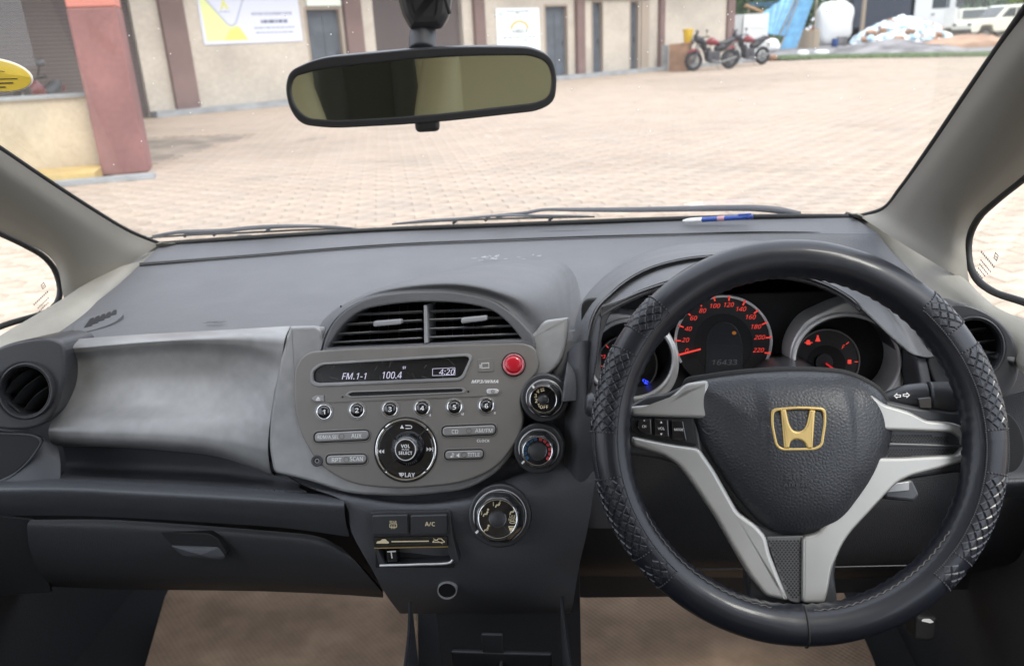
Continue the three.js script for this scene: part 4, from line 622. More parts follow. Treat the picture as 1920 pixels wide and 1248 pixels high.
/* floor mats */
function floorMat(label, px, y, group) { const v = px.map(p => { const q = Py(p[0], p[1], y); return new THREE.Vector2(q.x, -q.z); }), s = new THREE.Shape(rounded(v.map(q => [q.x, q.y]), .05, 4).map(q => new THREE.Vector2(...q))), c = v.reduce((a, b) => a.add(b), new THREE.Vector2()).divideScalar(v.length), t = thing('floor_mat', label, 'floor mat', V(c.x, EYE.y + y - .012, -c.y), group); const g = new THREE.ExtrudeGeometry(s, { depth: .008, bevelEnabled: true, bevelSize: .002, bevelThickness: .002, bevelSegments: 1 }); g.rotateX(-Math.PI / 2); g.translate(0, EYE.y + y - .012, 0); part(t, 'mat_sheet', metreUV(g), M.mat); return t; }
{
  floorMat('brown rubber mat in the passenger footwell', [[318, 1085], [780, 1085], [782, 1500], [200, 1500], [275, 1235]], -.93, 'brown floor mats'); floorMat('brown rubber mat in the driver footwell below the wheel', [[1085, 1060], [1560, 1060], [1650, 1260], [1660, 1500], [1080, 1500]], -.93, 'brown floor mats');
}
/* ================= dashboard ================= */
const dash = thing('dashboard', 'grey car dashboard with silver trim, radio, air vents and glove box', 'dashboard', V(MID, .3, -.9));
const rowY = (a, y) => a.map(p => Py(p[0], p[1], p[2] ?? y)), rowZ = (a, d) => a.map(p => Pz(p[0], p[1], p[2] ?? d));
{
  const r5 = rowY([[10, 690], [190, 646], [420, 632], [640, 626], [900, 640], [1300, 604], [1640, 615], [1900, 676]], -.35);
  const foot = [-.324, -.331, -.333, -.334, -.323, -.311, -.3, -.289], lift = (a, dy, k) => a.map((p, i) => Py(p[0], p[1], (foot[i] + dy) * (1 - k) - .352 * k));
  const r4 = rowY([[118, 612], [340, 588], [600, 572], [860, 558], [1140, 548], [1380, 545], [1560, 552], [1800, 585]], -.352);
  part(dash, 'top_pad', sheet([
    [[300, 460], [470, 449], [720, 434], [955, 426], [1150, 418], [1300, 413], [1450, 410], [1600, 408]].map(p => W(p[0], p[1], -.012)),
    lift([[264, 494], [470, 478], [720, 459], [955, 449], [1150, 442], [1300, 438], [1450, 435], [1644, 435]], -.008, 0),
    lift([[258, 499], [470, 484], [720, 466], [955, 456], [1150, 449], [1300, 445], [1450, 442], [1650, 443]], -.0115, 0),
    lift([[215, 538], [430, 528], [680, 512], [930, 500], [1150, 490], [1320, 486], [1480, 484], [1692, 492]], -.012, .45),
    r4,
    r5.map((p, i) => r4[i].clone().lerp(p, .93)), r5, r5.map(p => p.clone().add(V(0, -.012, -.002))), r5.map(p => p.clone().add(V(0, -.06, -.015)))], 90, 80, .004), M.pad);
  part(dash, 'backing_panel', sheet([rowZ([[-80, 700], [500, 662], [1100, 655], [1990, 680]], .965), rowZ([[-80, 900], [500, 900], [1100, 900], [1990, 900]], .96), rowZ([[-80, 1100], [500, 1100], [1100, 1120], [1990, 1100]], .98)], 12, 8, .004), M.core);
  // demister slots and airbag lid lines along the far edge
  const slot = (a, b) => part(dash, 'demister_slot', tube([Py(a[0], a[1], a[2]), Py((a[0] + b[0]) / 2, (a[1] + b[1]) / 2 - .3, (a[2] + b[2]) / 2), Py(b[0], b[1], b[2])], .0014, 16, 6), M.core);
  slot([530, 458, -.3385], [760, 443, -.3395]); slot([960, 436, -.3395], [1345, 427, -.3165]);
  // silver trim before the passenger
  part(dash, 'passenger_trim', sheet([
    rowZ([[112, 638, .9], [225, 629, .905], [330, 623, .908], [440, 617, .908], [543, 611, .9]]),
    rowZ([[120, 650, .876], [230, 641, .878], [335, 634, .88], [440, 629, .88], [534, 632, .868]]),
    rowZ([[125, 661, .874], [230, 650, .876], [335, 643, .877], [440, 644, .876], [530, 655, .862]]),
    rowZ([[127, 680, .879], [230, 668, .882], [335, 662, .883], [440, 668, .881], [524, 690, .86]]),
    rowZ([[121, 722, .874], [228, 715, .88], [332, 713, .881], [434, 716, .878], [514, 735, .852]]),
    rowZ([[112, 758, .858], [220, 756, .864], [328, 757, .865], [428, 760, .861], [507, 782, .842]]),
    rowZ([[97, 787, .842], [213, 788, .842], [324, 790, .842], [422, 797, .84], [503, 815, .832]]),
    rowZ([[90, 809, .833], [205, 813, .832], [320, 818, .832], [418, 829, .83], [502, 850, .824]]),
    rowZ([[95, 828, .84], [205, 831, .838], [320, 837, .838], [415, 850, .836], [507, 884, .828]]),
    rowZ([[104, 836, .88], [208, 838, .88], [320, 845, .88], [415, 858, .88], [514, 892, .87]])], 60, 70, .003), M.silver, 'worn silver trim panel with dark smudges');
  // hollow tray below it, and the ledge
  part(dash, 'tray', sheet([
    rowZ([[100, 820, .86], [200, 822, .89], [330, 832, .89], [450, 850, .885], [570, 890, .855]]),
    rowZ([[118, 842, .88], [190, 846, .9], [330, 852, .9], [450, 868, .89], [562, 898, .84]]),
    rowZ([[122, 880, .875], [190, 884, .89], [330, 888, .89], [450, 895, .88], [562, 905, .835]]),
    rowZ([[112, 892, .83], [190, 897, .83], [330, 903, .83], [450, 909, .83], [560, 913, .825]]),
    rowZ([[104, 898, .805], [190, 903, .805], [330, 909, .805], [450, 915, .805], [575, 921, .805]])], 50, 40, .003), M.darkPlastic);
  part(dash, 'side_bezel', sheet([rowZ([[-40, 790, .83], [40, 800, .83], [106, 835, .84]]), rowZ([[-40, 850, .815], [50, 850, .815], [112, 862, .825]]), rowZ([[-40, 905, .8], [50, 903, .8], [112, 899, .81]])], 16, 12, .003), M.darkPlastic);
  part(dash, 'ledge', sheet([
    rowZ([[-60, 902, .805], [110, 898, .805], [250, 905, .805], [400, 913, .805], [530, 921, .805], [645, 930, .805]]),
    rowZ([[-60, 912, .786], [110, 909, .786], [250, 916, .786], [400, 924, .786], [530, 932, .786], [645, 941, .788]]),
    rowZ([[-60, 924, .779], [110, 921, .778], [250, 928, .778], [400, 936, .778], [530, 944, .778], [645, 953, .782]]),
    rowZ([[-60, 950, .786], [110, 946, .785], [250, 953, .785], [400, 962, .785], [530, 970, .785], [648, 980, .788]]),
    rowZ([[-60, 968, .8], [110, 966, .8], [250, 971, .8], [400, 980, .8], [530, 989, .8], [655, 1006, .8]])], 60, 24, .003), M.darkPlastic);
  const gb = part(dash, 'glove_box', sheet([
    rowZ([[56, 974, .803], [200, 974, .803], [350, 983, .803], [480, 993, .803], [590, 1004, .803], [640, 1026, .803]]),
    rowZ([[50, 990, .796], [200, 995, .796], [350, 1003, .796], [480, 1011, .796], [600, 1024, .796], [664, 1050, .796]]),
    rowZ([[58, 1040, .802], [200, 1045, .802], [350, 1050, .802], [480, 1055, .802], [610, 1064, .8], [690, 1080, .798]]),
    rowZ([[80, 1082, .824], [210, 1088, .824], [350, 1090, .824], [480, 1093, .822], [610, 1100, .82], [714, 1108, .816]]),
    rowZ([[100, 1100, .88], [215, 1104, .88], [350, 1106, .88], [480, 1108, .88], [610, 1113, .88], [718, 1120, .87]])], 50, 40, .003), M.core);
  const GF = new Frame(Pz(360, 1020, .794), V(-.1, .12, 1));
  const hb = part(gb, 'handle_recess', plate(GF, rounded([[297, 996], [392, 1000], [408, 1010], [426, 1040], [418, 1046], [345, 1038], [318, 1018]], 6), -.006, .0035, .001), M.black);
  part(gb, 'handle', cushion(GF, rounded([[322, 1019], [412, 1022], [426, 1040], [418, 1046], [345, 1039]], 5), t => .004 + .005 * Math.sqrt(t), .0), M.darkPlastic);
  part(dash, 'lower_side_panel', sheet([rowZ([[-80, 960, .815], [60, 975, .81]]), rowZ([[-80, 1120, .86], [95, 1110, .85]])], 8, 8, .003), M.core);
}
/* round side vents */
function sideVent(cx, cy, r, d, turn, outline, lines, name) {
  const f = Frame.tilt(Pz(cx, cy, d), 14, turn), s = part(dash, 'round_vent', plate(f, smooth(outline), -.1, .004, .024, [oval(cx, cy, r * 1.08, r * 1.1, 40)], 5), M.smoothDark);
  part(s, 'vent_ring', [band(f, cx, cy, r * 1.12, r * 1.14, 4, -.012, .012, .0015), band(f, cx, cy, r * 1.03, r * 1.05, 2.2, -.015, .009, .001)], M.smoothDark);
  part(s, 'vent_well', plate(f, oval(cx, cy, r * 1.08, r * 1.1, 32), -.06, -.05, .001), M.black);
  for (const [a, b, c] of lines) { const p = f.p(...a, .001), m = f.p(...b, .004), q = f.p(...c, .001), g = [[p, m, q], [p, m, q].map(v => v.clone().addScaledVector(f.n, -.03).addScaledVector(f.v, -.008).addScaledVector(f.u, .004))]; part(s, 'vane', sheet(g, 12, 2, .0016), M.smoothDark); }
  part(s, 'thumb_tab', [bar(f, [cx - r * .75, cy + r * .35], [cx - r * .15, cy + r * .85], 3, 0, .003)], M.smoothDark);
}
sideVent(46, 733, 46, .83, 14, [[-45, 690], [-10, 655], [40, 638], [90, 634], [116, 645], [122, 690], [115, 735], [98, 778], [70, 800], [20, 806], [-30, 795], [-50, 745]], [[[9, 736], [28, 712], [54, 694]], [[22, 756], [45, 728], [76, 705]], [[45, 768], [66, 743], [89, 727]]]);
sideVent(1828, 652, 52, .86, -14, [[1748, 600], [1790, 570], [1850, 585], [1895, 625], [1912, 690], [1890, 740], [1830, 755], [1770, 740], [1742, 690], [1738, 640]], [[[1790, 640], [1820, 620], [1850, 615]], [[1795, 668], [1830, 645], [1866, 638]], [[1810, 690], [1840, 668], [1870, 662]]]);
{ // demister outlet on the corner of the pad, dark pockets at both ends
  const f = new Frame(Py(184, 602, -.3475), V(.1, 1, .12), V(0, .2, -1)), o = part(dash, 'corner_outlet', plate(f, smooth([[137, 612], [150, 600], [190, 587], [225, 582], [230, 588], [215, 602], [185, 614], [150, 622], [138, 619]]), -.006, .0015, .001), M.pad);
  for (let i = 0; i < 5; i++) part(o, 'louvre', plate(f, rounded([[156 + i * 12, 614 - i * 5.6], [168 + i * 11, 597 - i * 4], [176 + i * 10.5, 594 - i * 3.6], [172 + i * 11.5, 610 - i * 5.4]], 2), .0005, .0022, .0003), M.black);
  const pf = Frame.tilt(Pz(30, 855, .812), 12, 4); const pk = part(dash, 'cup_pocket', plate(pf, smooth([[-60, 812], [20, 814], [64, 818], [74, 826], [66, 845], [40, 874], [5, 898], [-60, 905]]), -.004, .004, .001), M.black); part(pk, 'pocket_rim', tube([[-60, 811], [20, 813], [64, 817], [76, 826], [66, 847], [40, 877], [5, 901], [-60, 908]].map(p => pf.p(p[0], p[1], .004)), .0014, 50, 6), M.darkPlastic);
  const pr = Frame.tilt(Pz(1905, 830, .83), 10, -4); const pk2 = part(dash, 'cup_pocket', plate(pr, smooth([[1872, 782], [1890, 775], [1912, 800], [1922, 850], [1905, 882], [1880, 884], [1868, 840]]), -.004, .004, .001), M.black);
  part(dash, 'side_bezel', sheet([rowZ([[1860, 750, .87], [1960, 720, .85]]), rowZ([[1860, 890, .845], [1960, 885, .84]]), rowZ([[1860, 905, .83], [1960, 900, .825]]), rowZ([[1860, 930, .85], [1960, 925, .85]])], 10, 16, .003), M.darkPlastic);
  // air bag word pressed in, scuffs on the pad
  const af = new Frame(Py(402, 604, -.35), V(0, 1, 0), V(0, 0, -1)); part(dash, 'airbag_mark', letters(af, 'SRS', 402, 604, 9, .0032, { slant: .5, stretch: 1.7 }), M.core);
  const sf = new Frame(Py(930, 484, -.3455), V(0, 1, 0), V(0, 0, -1)), sc = []; for (let i = 0; i < 26; i++) { const x = 880 + 130 * rnd() * (rnd() < .6 ? .4 : 1), y = 480 + 9 * rnd() - (x - 880) * .03; sc.push(bar(sf, [x, y], [x + rr(2, 9), y + rr(-1.5, 1.5)], rr(.6, 1.6), .0045, .0003)); } part(dash, 'scuff', sc, mat(lin(.45, .45, .45), .7)).userData.kind = 'stuff';
}
/* ---------- centre: trim plate, radio, vents ---------- */
const RF = Frame.tilt(Pz(765, 770, .835), 22);
const knobAt = [[1018, 750, 46, 44], [1008, 848, 47, 45], [933, 974, 55, 57]];
{
  part(dash, 'stack_panel', sheet([
    rowZ([[520, 634], [760, 645], [960, 650], [1060, 640], [1128, 640]], .905), rowZ([[520, 740], [760, 740], [960, 740], [1060, 735], [1126, 735]], .872),
    rowZ([[520, 860], [760, 870], [960, 865], [1040, 855], [1124, 850]], .85), rowZ([[560, 902, .816], [760, 935, .815], [880, 925, .815], [990, 890, .82], [1118, 890, .835]]),
    rowZ([[643, 940, .792], [760, 950, .79], [880, 945, .79], [1000, 930, .8], [1112, 930, .825]]), rowZ([[660, 1000, .79], [760, 1000, .788], [880, 1000, .788], [1000, 1000, .795], [1100, 1000, .815]]),
    rowZ([[696, 1065, .79], [770, 1065, .79], [880, 1065, .79], [1000, 1065, .8], [1085, 1065, .82]]), rowZ([[722, 1112, .81], [790, 1118, .815], [880, 1122, .82], [1000, 1128, .825], [1075, 1130, .83]]),
    rowZ([[750, 1150, .87], [800, 1150, .87], [880, 1150, .87], [1000, 1150, .87], [1070, 1150, .87]])], 70, 80, .003), M.stack);
  part(dash, 'centre_trim', plate(RF, rounded([[543, 611, 3], [592, 610, 8], [602, 618, 8], [605, 640, 10], [616, 651, 10], [800, 643, 60], [985, 634, 18], [1004, 622, 12], [1018, 600, 14], [1066, 594, 4], [1062, 640, 25], [1052, 680, 20], [1025, 704, 14], [990, 722, 12], [972, 752, 20], [985, 790, 20], [972, 830, 40], [940, 880, 50], [880, 918, 60], [760, 932, 120], [650, 926, 60], [590, 905, 40], [545, 893, 30], [512, 886, 10], [503, 840, 20], [505, 780, 40], [516, 715, 50], [532, 640, 30]], 10, 6), -.05, 0, .004, [], 4), M.silver, 'silver grey trim round the radio');
  const face = rounded([[549, 720, 30], [553, 684, 24], [574, 659, 22], [640, 653, 40], [978, 641, 20], [1004, 650, 18], [1014, 690, 20], [992, 716, 14], [974, 750, 20], [984, 786, 16], [972, 822, 40], [935, 876, 50], [870, 906, 60], [750, 918, 120], [655, 908, 60], [596, 872, 50], [562, 812, 50], [552, 770, 40]], 16, 6);
  const dispHole = rounded([[586, 696, 8], [604, 684, 6], [874, 668, 4], [880, 672, 4], [866, 703, 5], [858, 708, 5], [596, 718, 5], [587, 714, 4]], 4);
  const slotHole = rounded([[652, 739], [660, 735.5], [864, 728.5], [868, 731], [866, 734.5], [658, 743]], 2);
  const radio = part(dash, 'radio', plate(RF, face, -.012, .006, .0025, [dispHole], 3), M.radio, 'warm grey radio face plate with many buttons');
  const w = .006;
  part(radio, 'display_bezel', plate(RF, rounded([[580, 694, 10], [600, 680, 8], [878, 662, 5], [887, 668, 5], [871, 708, 7], [862, 714, 6], [592, 725, 6], [581, 718, 5]], 4), .0035, .0074, .0011, [dispHole], 3), M.silver);
  const scratch = tex(256, (u, v) => { let k = .02; for (let i = 0; i < 70; i++) { const x = hash(i, 1, 5), y = hash(i, 2, 5), a = hash(i, 3, 5) * 3.1, l = .02 + .06 * hash(i, 4, 5), dx = u - x, dy = v - y, s = dx * Math.cos(a) + dy * Math.sin(a), q = Math.abs(-dx * Math.sin(a) + dy * Math.cos(a)); if (Math.abs(s) < l && q < .0035) k += .11 * hash(i, 7, 9); } return Math.min(.3, k); }, { srgb: false, repeat: 9 });
  const disp = part(radio, 'display', plate(RF, rounded(box4(582, 664, 884, 722), 2), .0004, .0026, 0), mat(lin(.6, .62, .66), .2, { map: scratch }));
  const lcd = glow(.34, .33, .42, .7), dw = .0027;
  part(disp, 'display_text_lights', [letters(RF, 'FM.1-1', 664, 705, 11.5, dw, { font: fontPlain, slant: .25, stretch: 1.0 }), letters(RF, '100.4', 735, 703, 12.5, dw, { font: fontPlain, slant: .2, stretch: .9 }), letters(RF, '4:20', 838, 697, 10.5, dw, { font: fontPlain, slant: .2, stretch: 1.05 }), letters(RF, 'ST', 758, 689, 4.5, dw), bar(RF, [811, 691], [853, 689], .8, dw), bar(RF, [811, 704], [853, 702.5], .8, dw), bar(RF, [811, 691], [811, 704], .8, dw), bar(RF, [853, 689], [853, 702.5], .8, dw)], lcd);
  // disc strip
  const strip = part(radio, 'disc_slot_strip', plate(RF, rounded([[581, 748, 7], [590, 740, 6], [930, 727, 6], [939, 731, 6], [938, 738, 6], [930, 741, 6], [590, 755, 7]], 6), w - .001, w + .0012, .0005, [slotHole]), M.radio);
  part(strip, 'slot_lip', [plate(RF, rounded([[646, 741], [655, 733], [868, 726], [874, 730], [870, 737], [655, 745.5]], 3), w + .0008, w + .002, .0005, [slotHole])], M.pill);
  part(strip, 'slot_opening', plate(RF, rounded([[648, 740], [658, 733], [868, 726], [870, 732], [866, 737], [658, 744]], 3), w - .001, w + .0003, 0), M.black);
  part(radio, 'eject_button', plate(RF, rounded([[583, 748, 6], [590, 741.5, 5], [607, 741, 1], [607, 752.5, 1], [590, 753.5, 6]], 4), w + .001, w + .0026, .0007), M.pill); part(radio, 'power_button', plate(RF, rounded([[912, 729, 4], [931, 728.5, 5], [936, 732, 5], [933, 738, 5], [913, 739, 4]], 4), w + .001, w + .0026, .0007), M.bright);
  part(radio, 'disc_logo_button', plate(RF, rounded([[895, 673, 3], [925, 671, 3], [926, 696, 3], [896, 698, 3]], 3), w - .0004, w + .0008, .0004), M.radio);
  part(radio, 'screw_hole', [plate(RF, oval(642, 744, 2, 2, 10), w + .001, w + .0014, 0)], M.black); part(radio, 'screw_hole', [plate(RF, oval(878, 734, 2.2, 2.2, 10), w + .001, w + .0014, 0)], M.black);
  // six preset buttons
  [[607, 772], [669, 769], [731, 767], [791.5, 765], [852, 763], [912, 760.5]].forEach(([x, y], i) => {
    const b = part(radio, 'preset_button', cushion(RF, oval(x, y, 11.4, 11.4, 28), t => .0014 + .0022 * Math.sqrt(1 - (1 - t) ** 2), w, 8), M.gloss);
    part(b, 'chrome_ring', band(RF, x, y, 14.4, 14.4, 2.4, w - .001, w + .0022, .0006), M.chrome); part(b, 'button_seat', band(RF, x, y, 17.5, 17.5, 3, w - .0005, w + .0007, .0004), M.pill);
    part(b, 'number', letters(RF, String(i + 1), x, y, 8.5, w + .0036, { stretch: 1.2 }), M.white);
  });
  // long buttons with a dimple in the middle
  const pillBtn = (x0, y0, x1, y1, h, texts) => {
    const dx = x1 - x0, dy = y1 - y0, l = Math.hypot(dx, dy), nx = -dy / l, ny = dx / l, o = k => { const a = []; for (let i = 0; i <= 10; i++) { const t = Math.PI / 2 + i / 10 * Math.PI; a.push([x0 + (Math.cos(t) * dx / l - Math.sin(t) * nx * -1) * k * 1, y0 + (Math.cos(t) * dy / l + Math.sin(t) * ny) * k]); } for (let i = 0; i <= 10; i++) { const t = -Math.PI / 2 + i / 10 * Math.PI; a.push([x1 + (Math.cos(t) * dx / l + Math.sin(t) * nx) * k, y1 + (Math.cos(t) * dy / l + Math.sin(t) * ny) * k]); } return a; };
    const outl = k => rounded([[x0 - k, y0 - k * ny * 1], [x1 + k, y1 - k * ny], [x1 + k, y1 + k * ny], [x0 - k, y0 + k * ny]], k, 6);
    const b = part(radio, 'rocker_button', plate(RF, outl(h), w - .001, w + .003, .0016, [], 4), M.pill);
    part(b, 'button_gap', plate(RF, outl(h + 2.6), w - .001, w + .0004, .0002, [outl(h + .4)]), M.black); part(b, 'button_surround', plate(RF, outl(h + 4.6), w - .001, w + .0009, .0006, [outl(h + 2.2)]), M.radio);
    const mx = (x0 + x1) / 2, my = (y0 + y1) / 2; part(b, 'dimple', band(RF, mx, my, 5.6, 5.6, 2, w + .0024, w + .0034, .0005), M.radio);
    part(b, 'lettering', texts.map(([s, x, y, hh, st]) => letters(RF, s, x, y, hh, w + .0031, { font: fontPlain, stretch: st || 1 })), M.white);
  };
  pillBtn(598, 820, 682, 815, 8.5, [['RDM/A.SEL', 615, 819, 6.5, .9], ['AUX', 668, 817, 7.5]]);
  pillBtn(620, 862, 678, 860, 8, [['RPT', 631, 862, 7.5, 1.1], ['SCAN', 668, 860, 7.5]]);
  pillBtn(838, 809, 920, 805, 8.5, [['CD', 853, 809, 7.5], ['AM/FM', 907, 807, 7.5]]);
  pillBtn(842, 853, 898, 851, 7.5, [['TITLE', 888, 852, 7], ['/', 850, 854, 7]]);
  part(radio, 'lettering', [letters(RF, 'MP3/WMA', 910, 715, 6, w + .0001, { slant: .3, stretch: 1.25 }), letters(RF, 'CLOCK', 906, 826, 5, w + .0001, { stretch: 1.1 }), letters(RF, 'H', 806, 778, 4.5, w + .0001), letters(RF, 'M', 867, 776, 4.5, w + .0001), letters(RF, 'R', 928, 774, 4.5, w + .0001), plate(RF, [[592, 748], [596, 743.5], [600, 747.6]], w + .0026, w + .0028, 0), plate(RF, box4(592, 749, 600, 750.5), w + .0026, w + .0028, 0), plate(RF, oval(846, 856, 2, 1.6, 8), w + .003, w + .0033, 0), bar(RF, [847.6, 856], [848, 849], .9, w + .003), bar(RF, [848, 849], [851, 850.5], .9, w + .003), plate(RF, [[856, 852], [858, 852], [861, 848.5], [861, 857.5], [858, 855], [856, 855]], w + .003, w + .0033, 0)], M.white);
  part(radio, 'disc_logo', [plate(RF, [[902, 680], [917, 679], [917.5, 690], [902.5, 691]], w + .0007, w + .001, 0, [[[904, 682], [915.5, 681.4], [916, 688], [904.4, 688.8]]]), plate(RF, box4(899, 683, 901.4, 690), w + .0007, w + .001, 0)], M.bright);
  part(radio, 'power_mark', [band(RF, 924, 733.5, 3, 3, .8, w + .0026, w + .0029, 0, 120, 420), bar(RF, [924, 730], [924, 733.5], .8, w + .0026)], M.smoothDark);
  // big volume dial
  const cx = 760.5, cy = 843, dial = part(radio, 'dial_pad', plate(RF, oval(cx, cy, 52, 53.5, 48), w - .001, w + .0022, .0012), M.gloss);
  for (const [a0, a1] of [[50, 130], [140, 220], [230, 310], [320, 400]]) part(dial, 'chrome_arc', band(RF, cx, cy, 57, 58.5, 4.2, w - .001, w + .003, .0008, a0 - 3, a1 + 3), M.chrome);
  part(dial, 'dial_gap', band(RF, cx, cy, 60, 61.5, 2.5, w - .001, w + .0008, .0003), M.black);
  for (const a of [45, 135, 225, 315]) part(dial, 'pad_split', bar(RF, [cx + 26 * Math.cos(a * D), cy - 27 * Math.sin(a * D)], [cx + 51 * Math.cos(a * D), cy - 52 * Math.sin(a * D)], 2, w + .002, .0005), M.black);
  const prof = [[0, .02], [.62, .02], [.68, .0195], [.8, .0175], [.9, .013], [.93, .005], [1.06, .003], [1.06, 0]], kr = RF.len(cx, cy, 30, w), kc = RF.p(cx, cy, w + .0162).addScaledVector(RF.n, -.0162), lathe = (f, c, pts, r, n = 40) => { const g = new THREE.LatheGeometry(pts.map(p => new THREE.Vector2(p[0] * r, p[1])), n); g.rotateX(Math.PI / 2); g.applyMatrix4(new THREE.Matrix4().makeBasis(f.u, f.v, f.n).setPosition(c)); return g; };
  const vk = part(dial, 'volume_knob', lathe(RF, kc, prof.map(p => [p[0], p[1] * .8]), kr), M.gloss);
  { const g = []; for (let i = 0; i < 44; i++) { if (i % 11 > 5) continue; const a = i / 44 * 2 * Math.PI, b = new THREE.BoxGeometry(.0006, .004, .0012).rotateZ(a - Math.PI / 2).translate(Math.cos(a) * kr * .86, Math.sin(a) * kr * .86, .0128); g.push(b.applyMatrix4(new THREE.Matrix4().makeBasis(RF.u, RF.v, RF.n).setPosition(kc))); } part(vk, 'grip_ridge', g, M.smoothDark).userData.kind = 'stuff'; }
  const kw = w + .0162; part(vk, 'cap_ring', band(RF, cx - .5, cy, 20, 20.6, 1.8, kw - .001, kw + .0004, .0002), M.bright); part(vk, 'lettering', [letters(RF, 'VOL', cx - .5, cy - 7, 6.4, kw), letters(RF, 'PUSH', cx - .5, cy - .5, 3.4, kw, { font: fontPlain, stretch: 1.2 }), letters(RF, 'SELECT', cx - .5, cy + 6, 6, kw, { stretch: .92 })], M.white);
  const pw = w + .0023; part(dial, 'lettering', [letters(RF, 'PLAY', 765, 890, 8, pw), plate(RF, [[747, 886], [754, 886], [750.5, 893]], pw, pw + .0002, 0), plate(RF, [[750, 803], [757, 803], [753.5, 796]], pw, pw + .0002, 0), bar(RF, [760, 797.5], [769, 797.5], 1.5, pw), bar(RF, [760, 803], [769, 803], 1.5, pw), band(RF, 769, 800.3, 3.6, 3.4, 1.4, pw, pw + .0002, 0, -90, 90), bar(RF, [708, 842], [708, 850], 1.4, pw), plate(RF, [[709.5, 846], [714.5, 842], [714.5, 850]], pw, pw + .0002, 0), plate(RF, [[715, 846], [720, 842], [720, 850]], pw, pw + .0002, 0), bar(RF, [811.5, 838], [811.5, 846], 1.4, pw), plate(RF, [[805, 838], [810, 842], [805, 846]], pw, pw + .0002, 0), plate(RF, [[799.5, 838], [804.5, 842], [799.5, 846]], pw, pw + .0002, 0)], M.white);
  // jack socket and hazard button
  const jk = part(radio, 'jack_socket', band(RF, 593.5, 864, 11, 11, 5, w - .001, w + .001, .0006), M.smoothDark); part(jk, 'jack_hole', plate(RF, oval(593.5, 864, 7, 7, 16), w - .001, w + .0003, 0), M.black); part(jk, 'jack_contact', band(RF, 594, 864, 4.5, 4.5, 1.6, w, w + .0008, .0003), M.pill);
  const hz = part(dash, 'hazard_button', cushion(RF, oval(963, 683.5, 16.5, 16.5, 32), t => .003 + .0025 * Math.sqrt(1 - (1 - t) ** 2), w, 10), M.red); part(hz, 'button_collar', band(RF, 963, 683.5, 20.5, 20.5, 4.4, w - .002, w + .0038, .0016), mat(lin(.5, .16, .18), .18, { metalness: .4 })); part(hz, 'button_gap', band(RF, 963, 683.5, 22.8, 22.8, 2.6, w - .002, w + .0006, .0002), M.black);
  // climate knobs: bowl, faceted smoked rim, printed face
  const knob = (cx, cy, R, ry, d, tiltDeg, bowl) => {
    const f0 = Frame.tilt(Pz(cx, cy, d), tiltDeg), f = new Frame(f0.p(cx, cy, .021).addScaledVector(f0.n, -.021), f0.n), [bx, by] = toPx(f.o), r = f.len(cx, cy, R), k = part(dash, 'climate_knob', plate(f, oval(bx, by, bowl, bowl * 1.02, 40), -.03, .002, .006, [oval(bx, by, R * .98, ry * .98, 40)], 4), M.smoothDark);
    const c = f.o, pts = [], n = 12; const g = new THREE.LatheGeometry([[.7, .0225], [.74, .0232], [.8, .0225], [.9, .0165], [.94, .012], [.97, .0], [.97, -.02]].map(p => new THREE.Vector2(p[0] * r, p[1])), 72), p = g.attributes.position;
    for (let i = 0; i < p.count; i++) { const x = p.getX(i), z = p.getZ(i), a = Math.atan2(z, x), q = Math.hypot(x, z) / r, s = q > .78 && q < .96 ? 1 - .045 * (.5 + .5 * Math.cos(a * 8)) : 1; p.setX(i, x * s); p.setZ(i, z * s); } g.computeVertexNormals(); g.rotateX(Math.PI / 2); g.applyMatrix4(f.m); part(k, 'knob_rim', g, M.smoke);
    part(k, 'chrome_edge', [band(f, cx, cy, R * .745, ry * .745, 2.2, .0215, .0242, .0006)], M.chrome); part(k, 'base_ring', [band(f, bx, by, R * 1.0, ry * 1.0, 1.8, 0, .0035, .0008)], M.bright);
    const fw = .0205; part(k, 'knob_face', plate(f, oval(cx, cy, R * .72, ry * .72, 40), fw - .004, fw, .0004), M.gloss); return { f, k, fw, cx, cy, R };
  };
  const cap = (o, rr_, a) => { part(o.k, 'knob_cap', cushion(o.f, oval(o.cx, o.cy, rr_, rr_, 28), t => .0006 + .0018 * Math.sqrt(t), o.fw, 6), M.smoothDark); part(o.k, 'cap_edge', band(o.f, o.cx, o.cy, rr_ + 1.6, rr_ + 1.6, 1.6, o.fw, o.fw + .0012, .0003), M.smoke); for (const t of a) part(o.k, 'face_line', bar(o.f, [o.cx + rr_ * Math.cos(t * D), o.cy - rr_ * Math.sin(t * D)], [o.cx + o.R * .7 * Math.cos(t * D), o.cy - o.R * .7 * Math.sin(t * D)], 1, o.fw + .0001), M.smoke); };
  let o = knob(1019, 749, 35, 35, .832, 20, 45); cap(o, 9, [50, -50]);
  const T = (s, x, y, h, opt) => letters(o.f, s, o.cx + (x - o.cx) * 1.04, o.cy + (y - o.cy) * 1.04, h, o.fw + .0002, opt);
  part(o.k, 'lettering', [T('4', 1009, 734, 7), T('3', 1005, 742, 7), T('2', 1006, 751, 7), T('1', 1010, 759, 7), T('OFF', 1020, 762, 6.5), ...[0, 90, 180, 270].map(a => plate(o.f, oval(1017 + 2.6 * Math.cos(a * D + .5), 730.5 + 2.6 * Math.sin(a * D + .5), 2, 1.5, 8), o.fw, o.fw + .0003, 0))], M.cream);
  part(o.k, 'pointer', [bar(o.f, [998, 722], [1002, 727], 3, .019, .004)], M.white);
  o = knob(1008, 846, 38, 37, .815, 20, 47); cap(o, 16, [230, -55]);
  const seg = (a0, a1, m) => { for (let i = 0; i < 6; i++) { const b = a0 + (a1 - a0) * i / 6, e = b + (a1 - a0) / 6 * .72; part(o.k, 'temperature_mark', band(o.f, o.cx, o.cy, 25.5, 25.5, 5, o.fw, o.fw + .0003, 0, b, e), m); } };
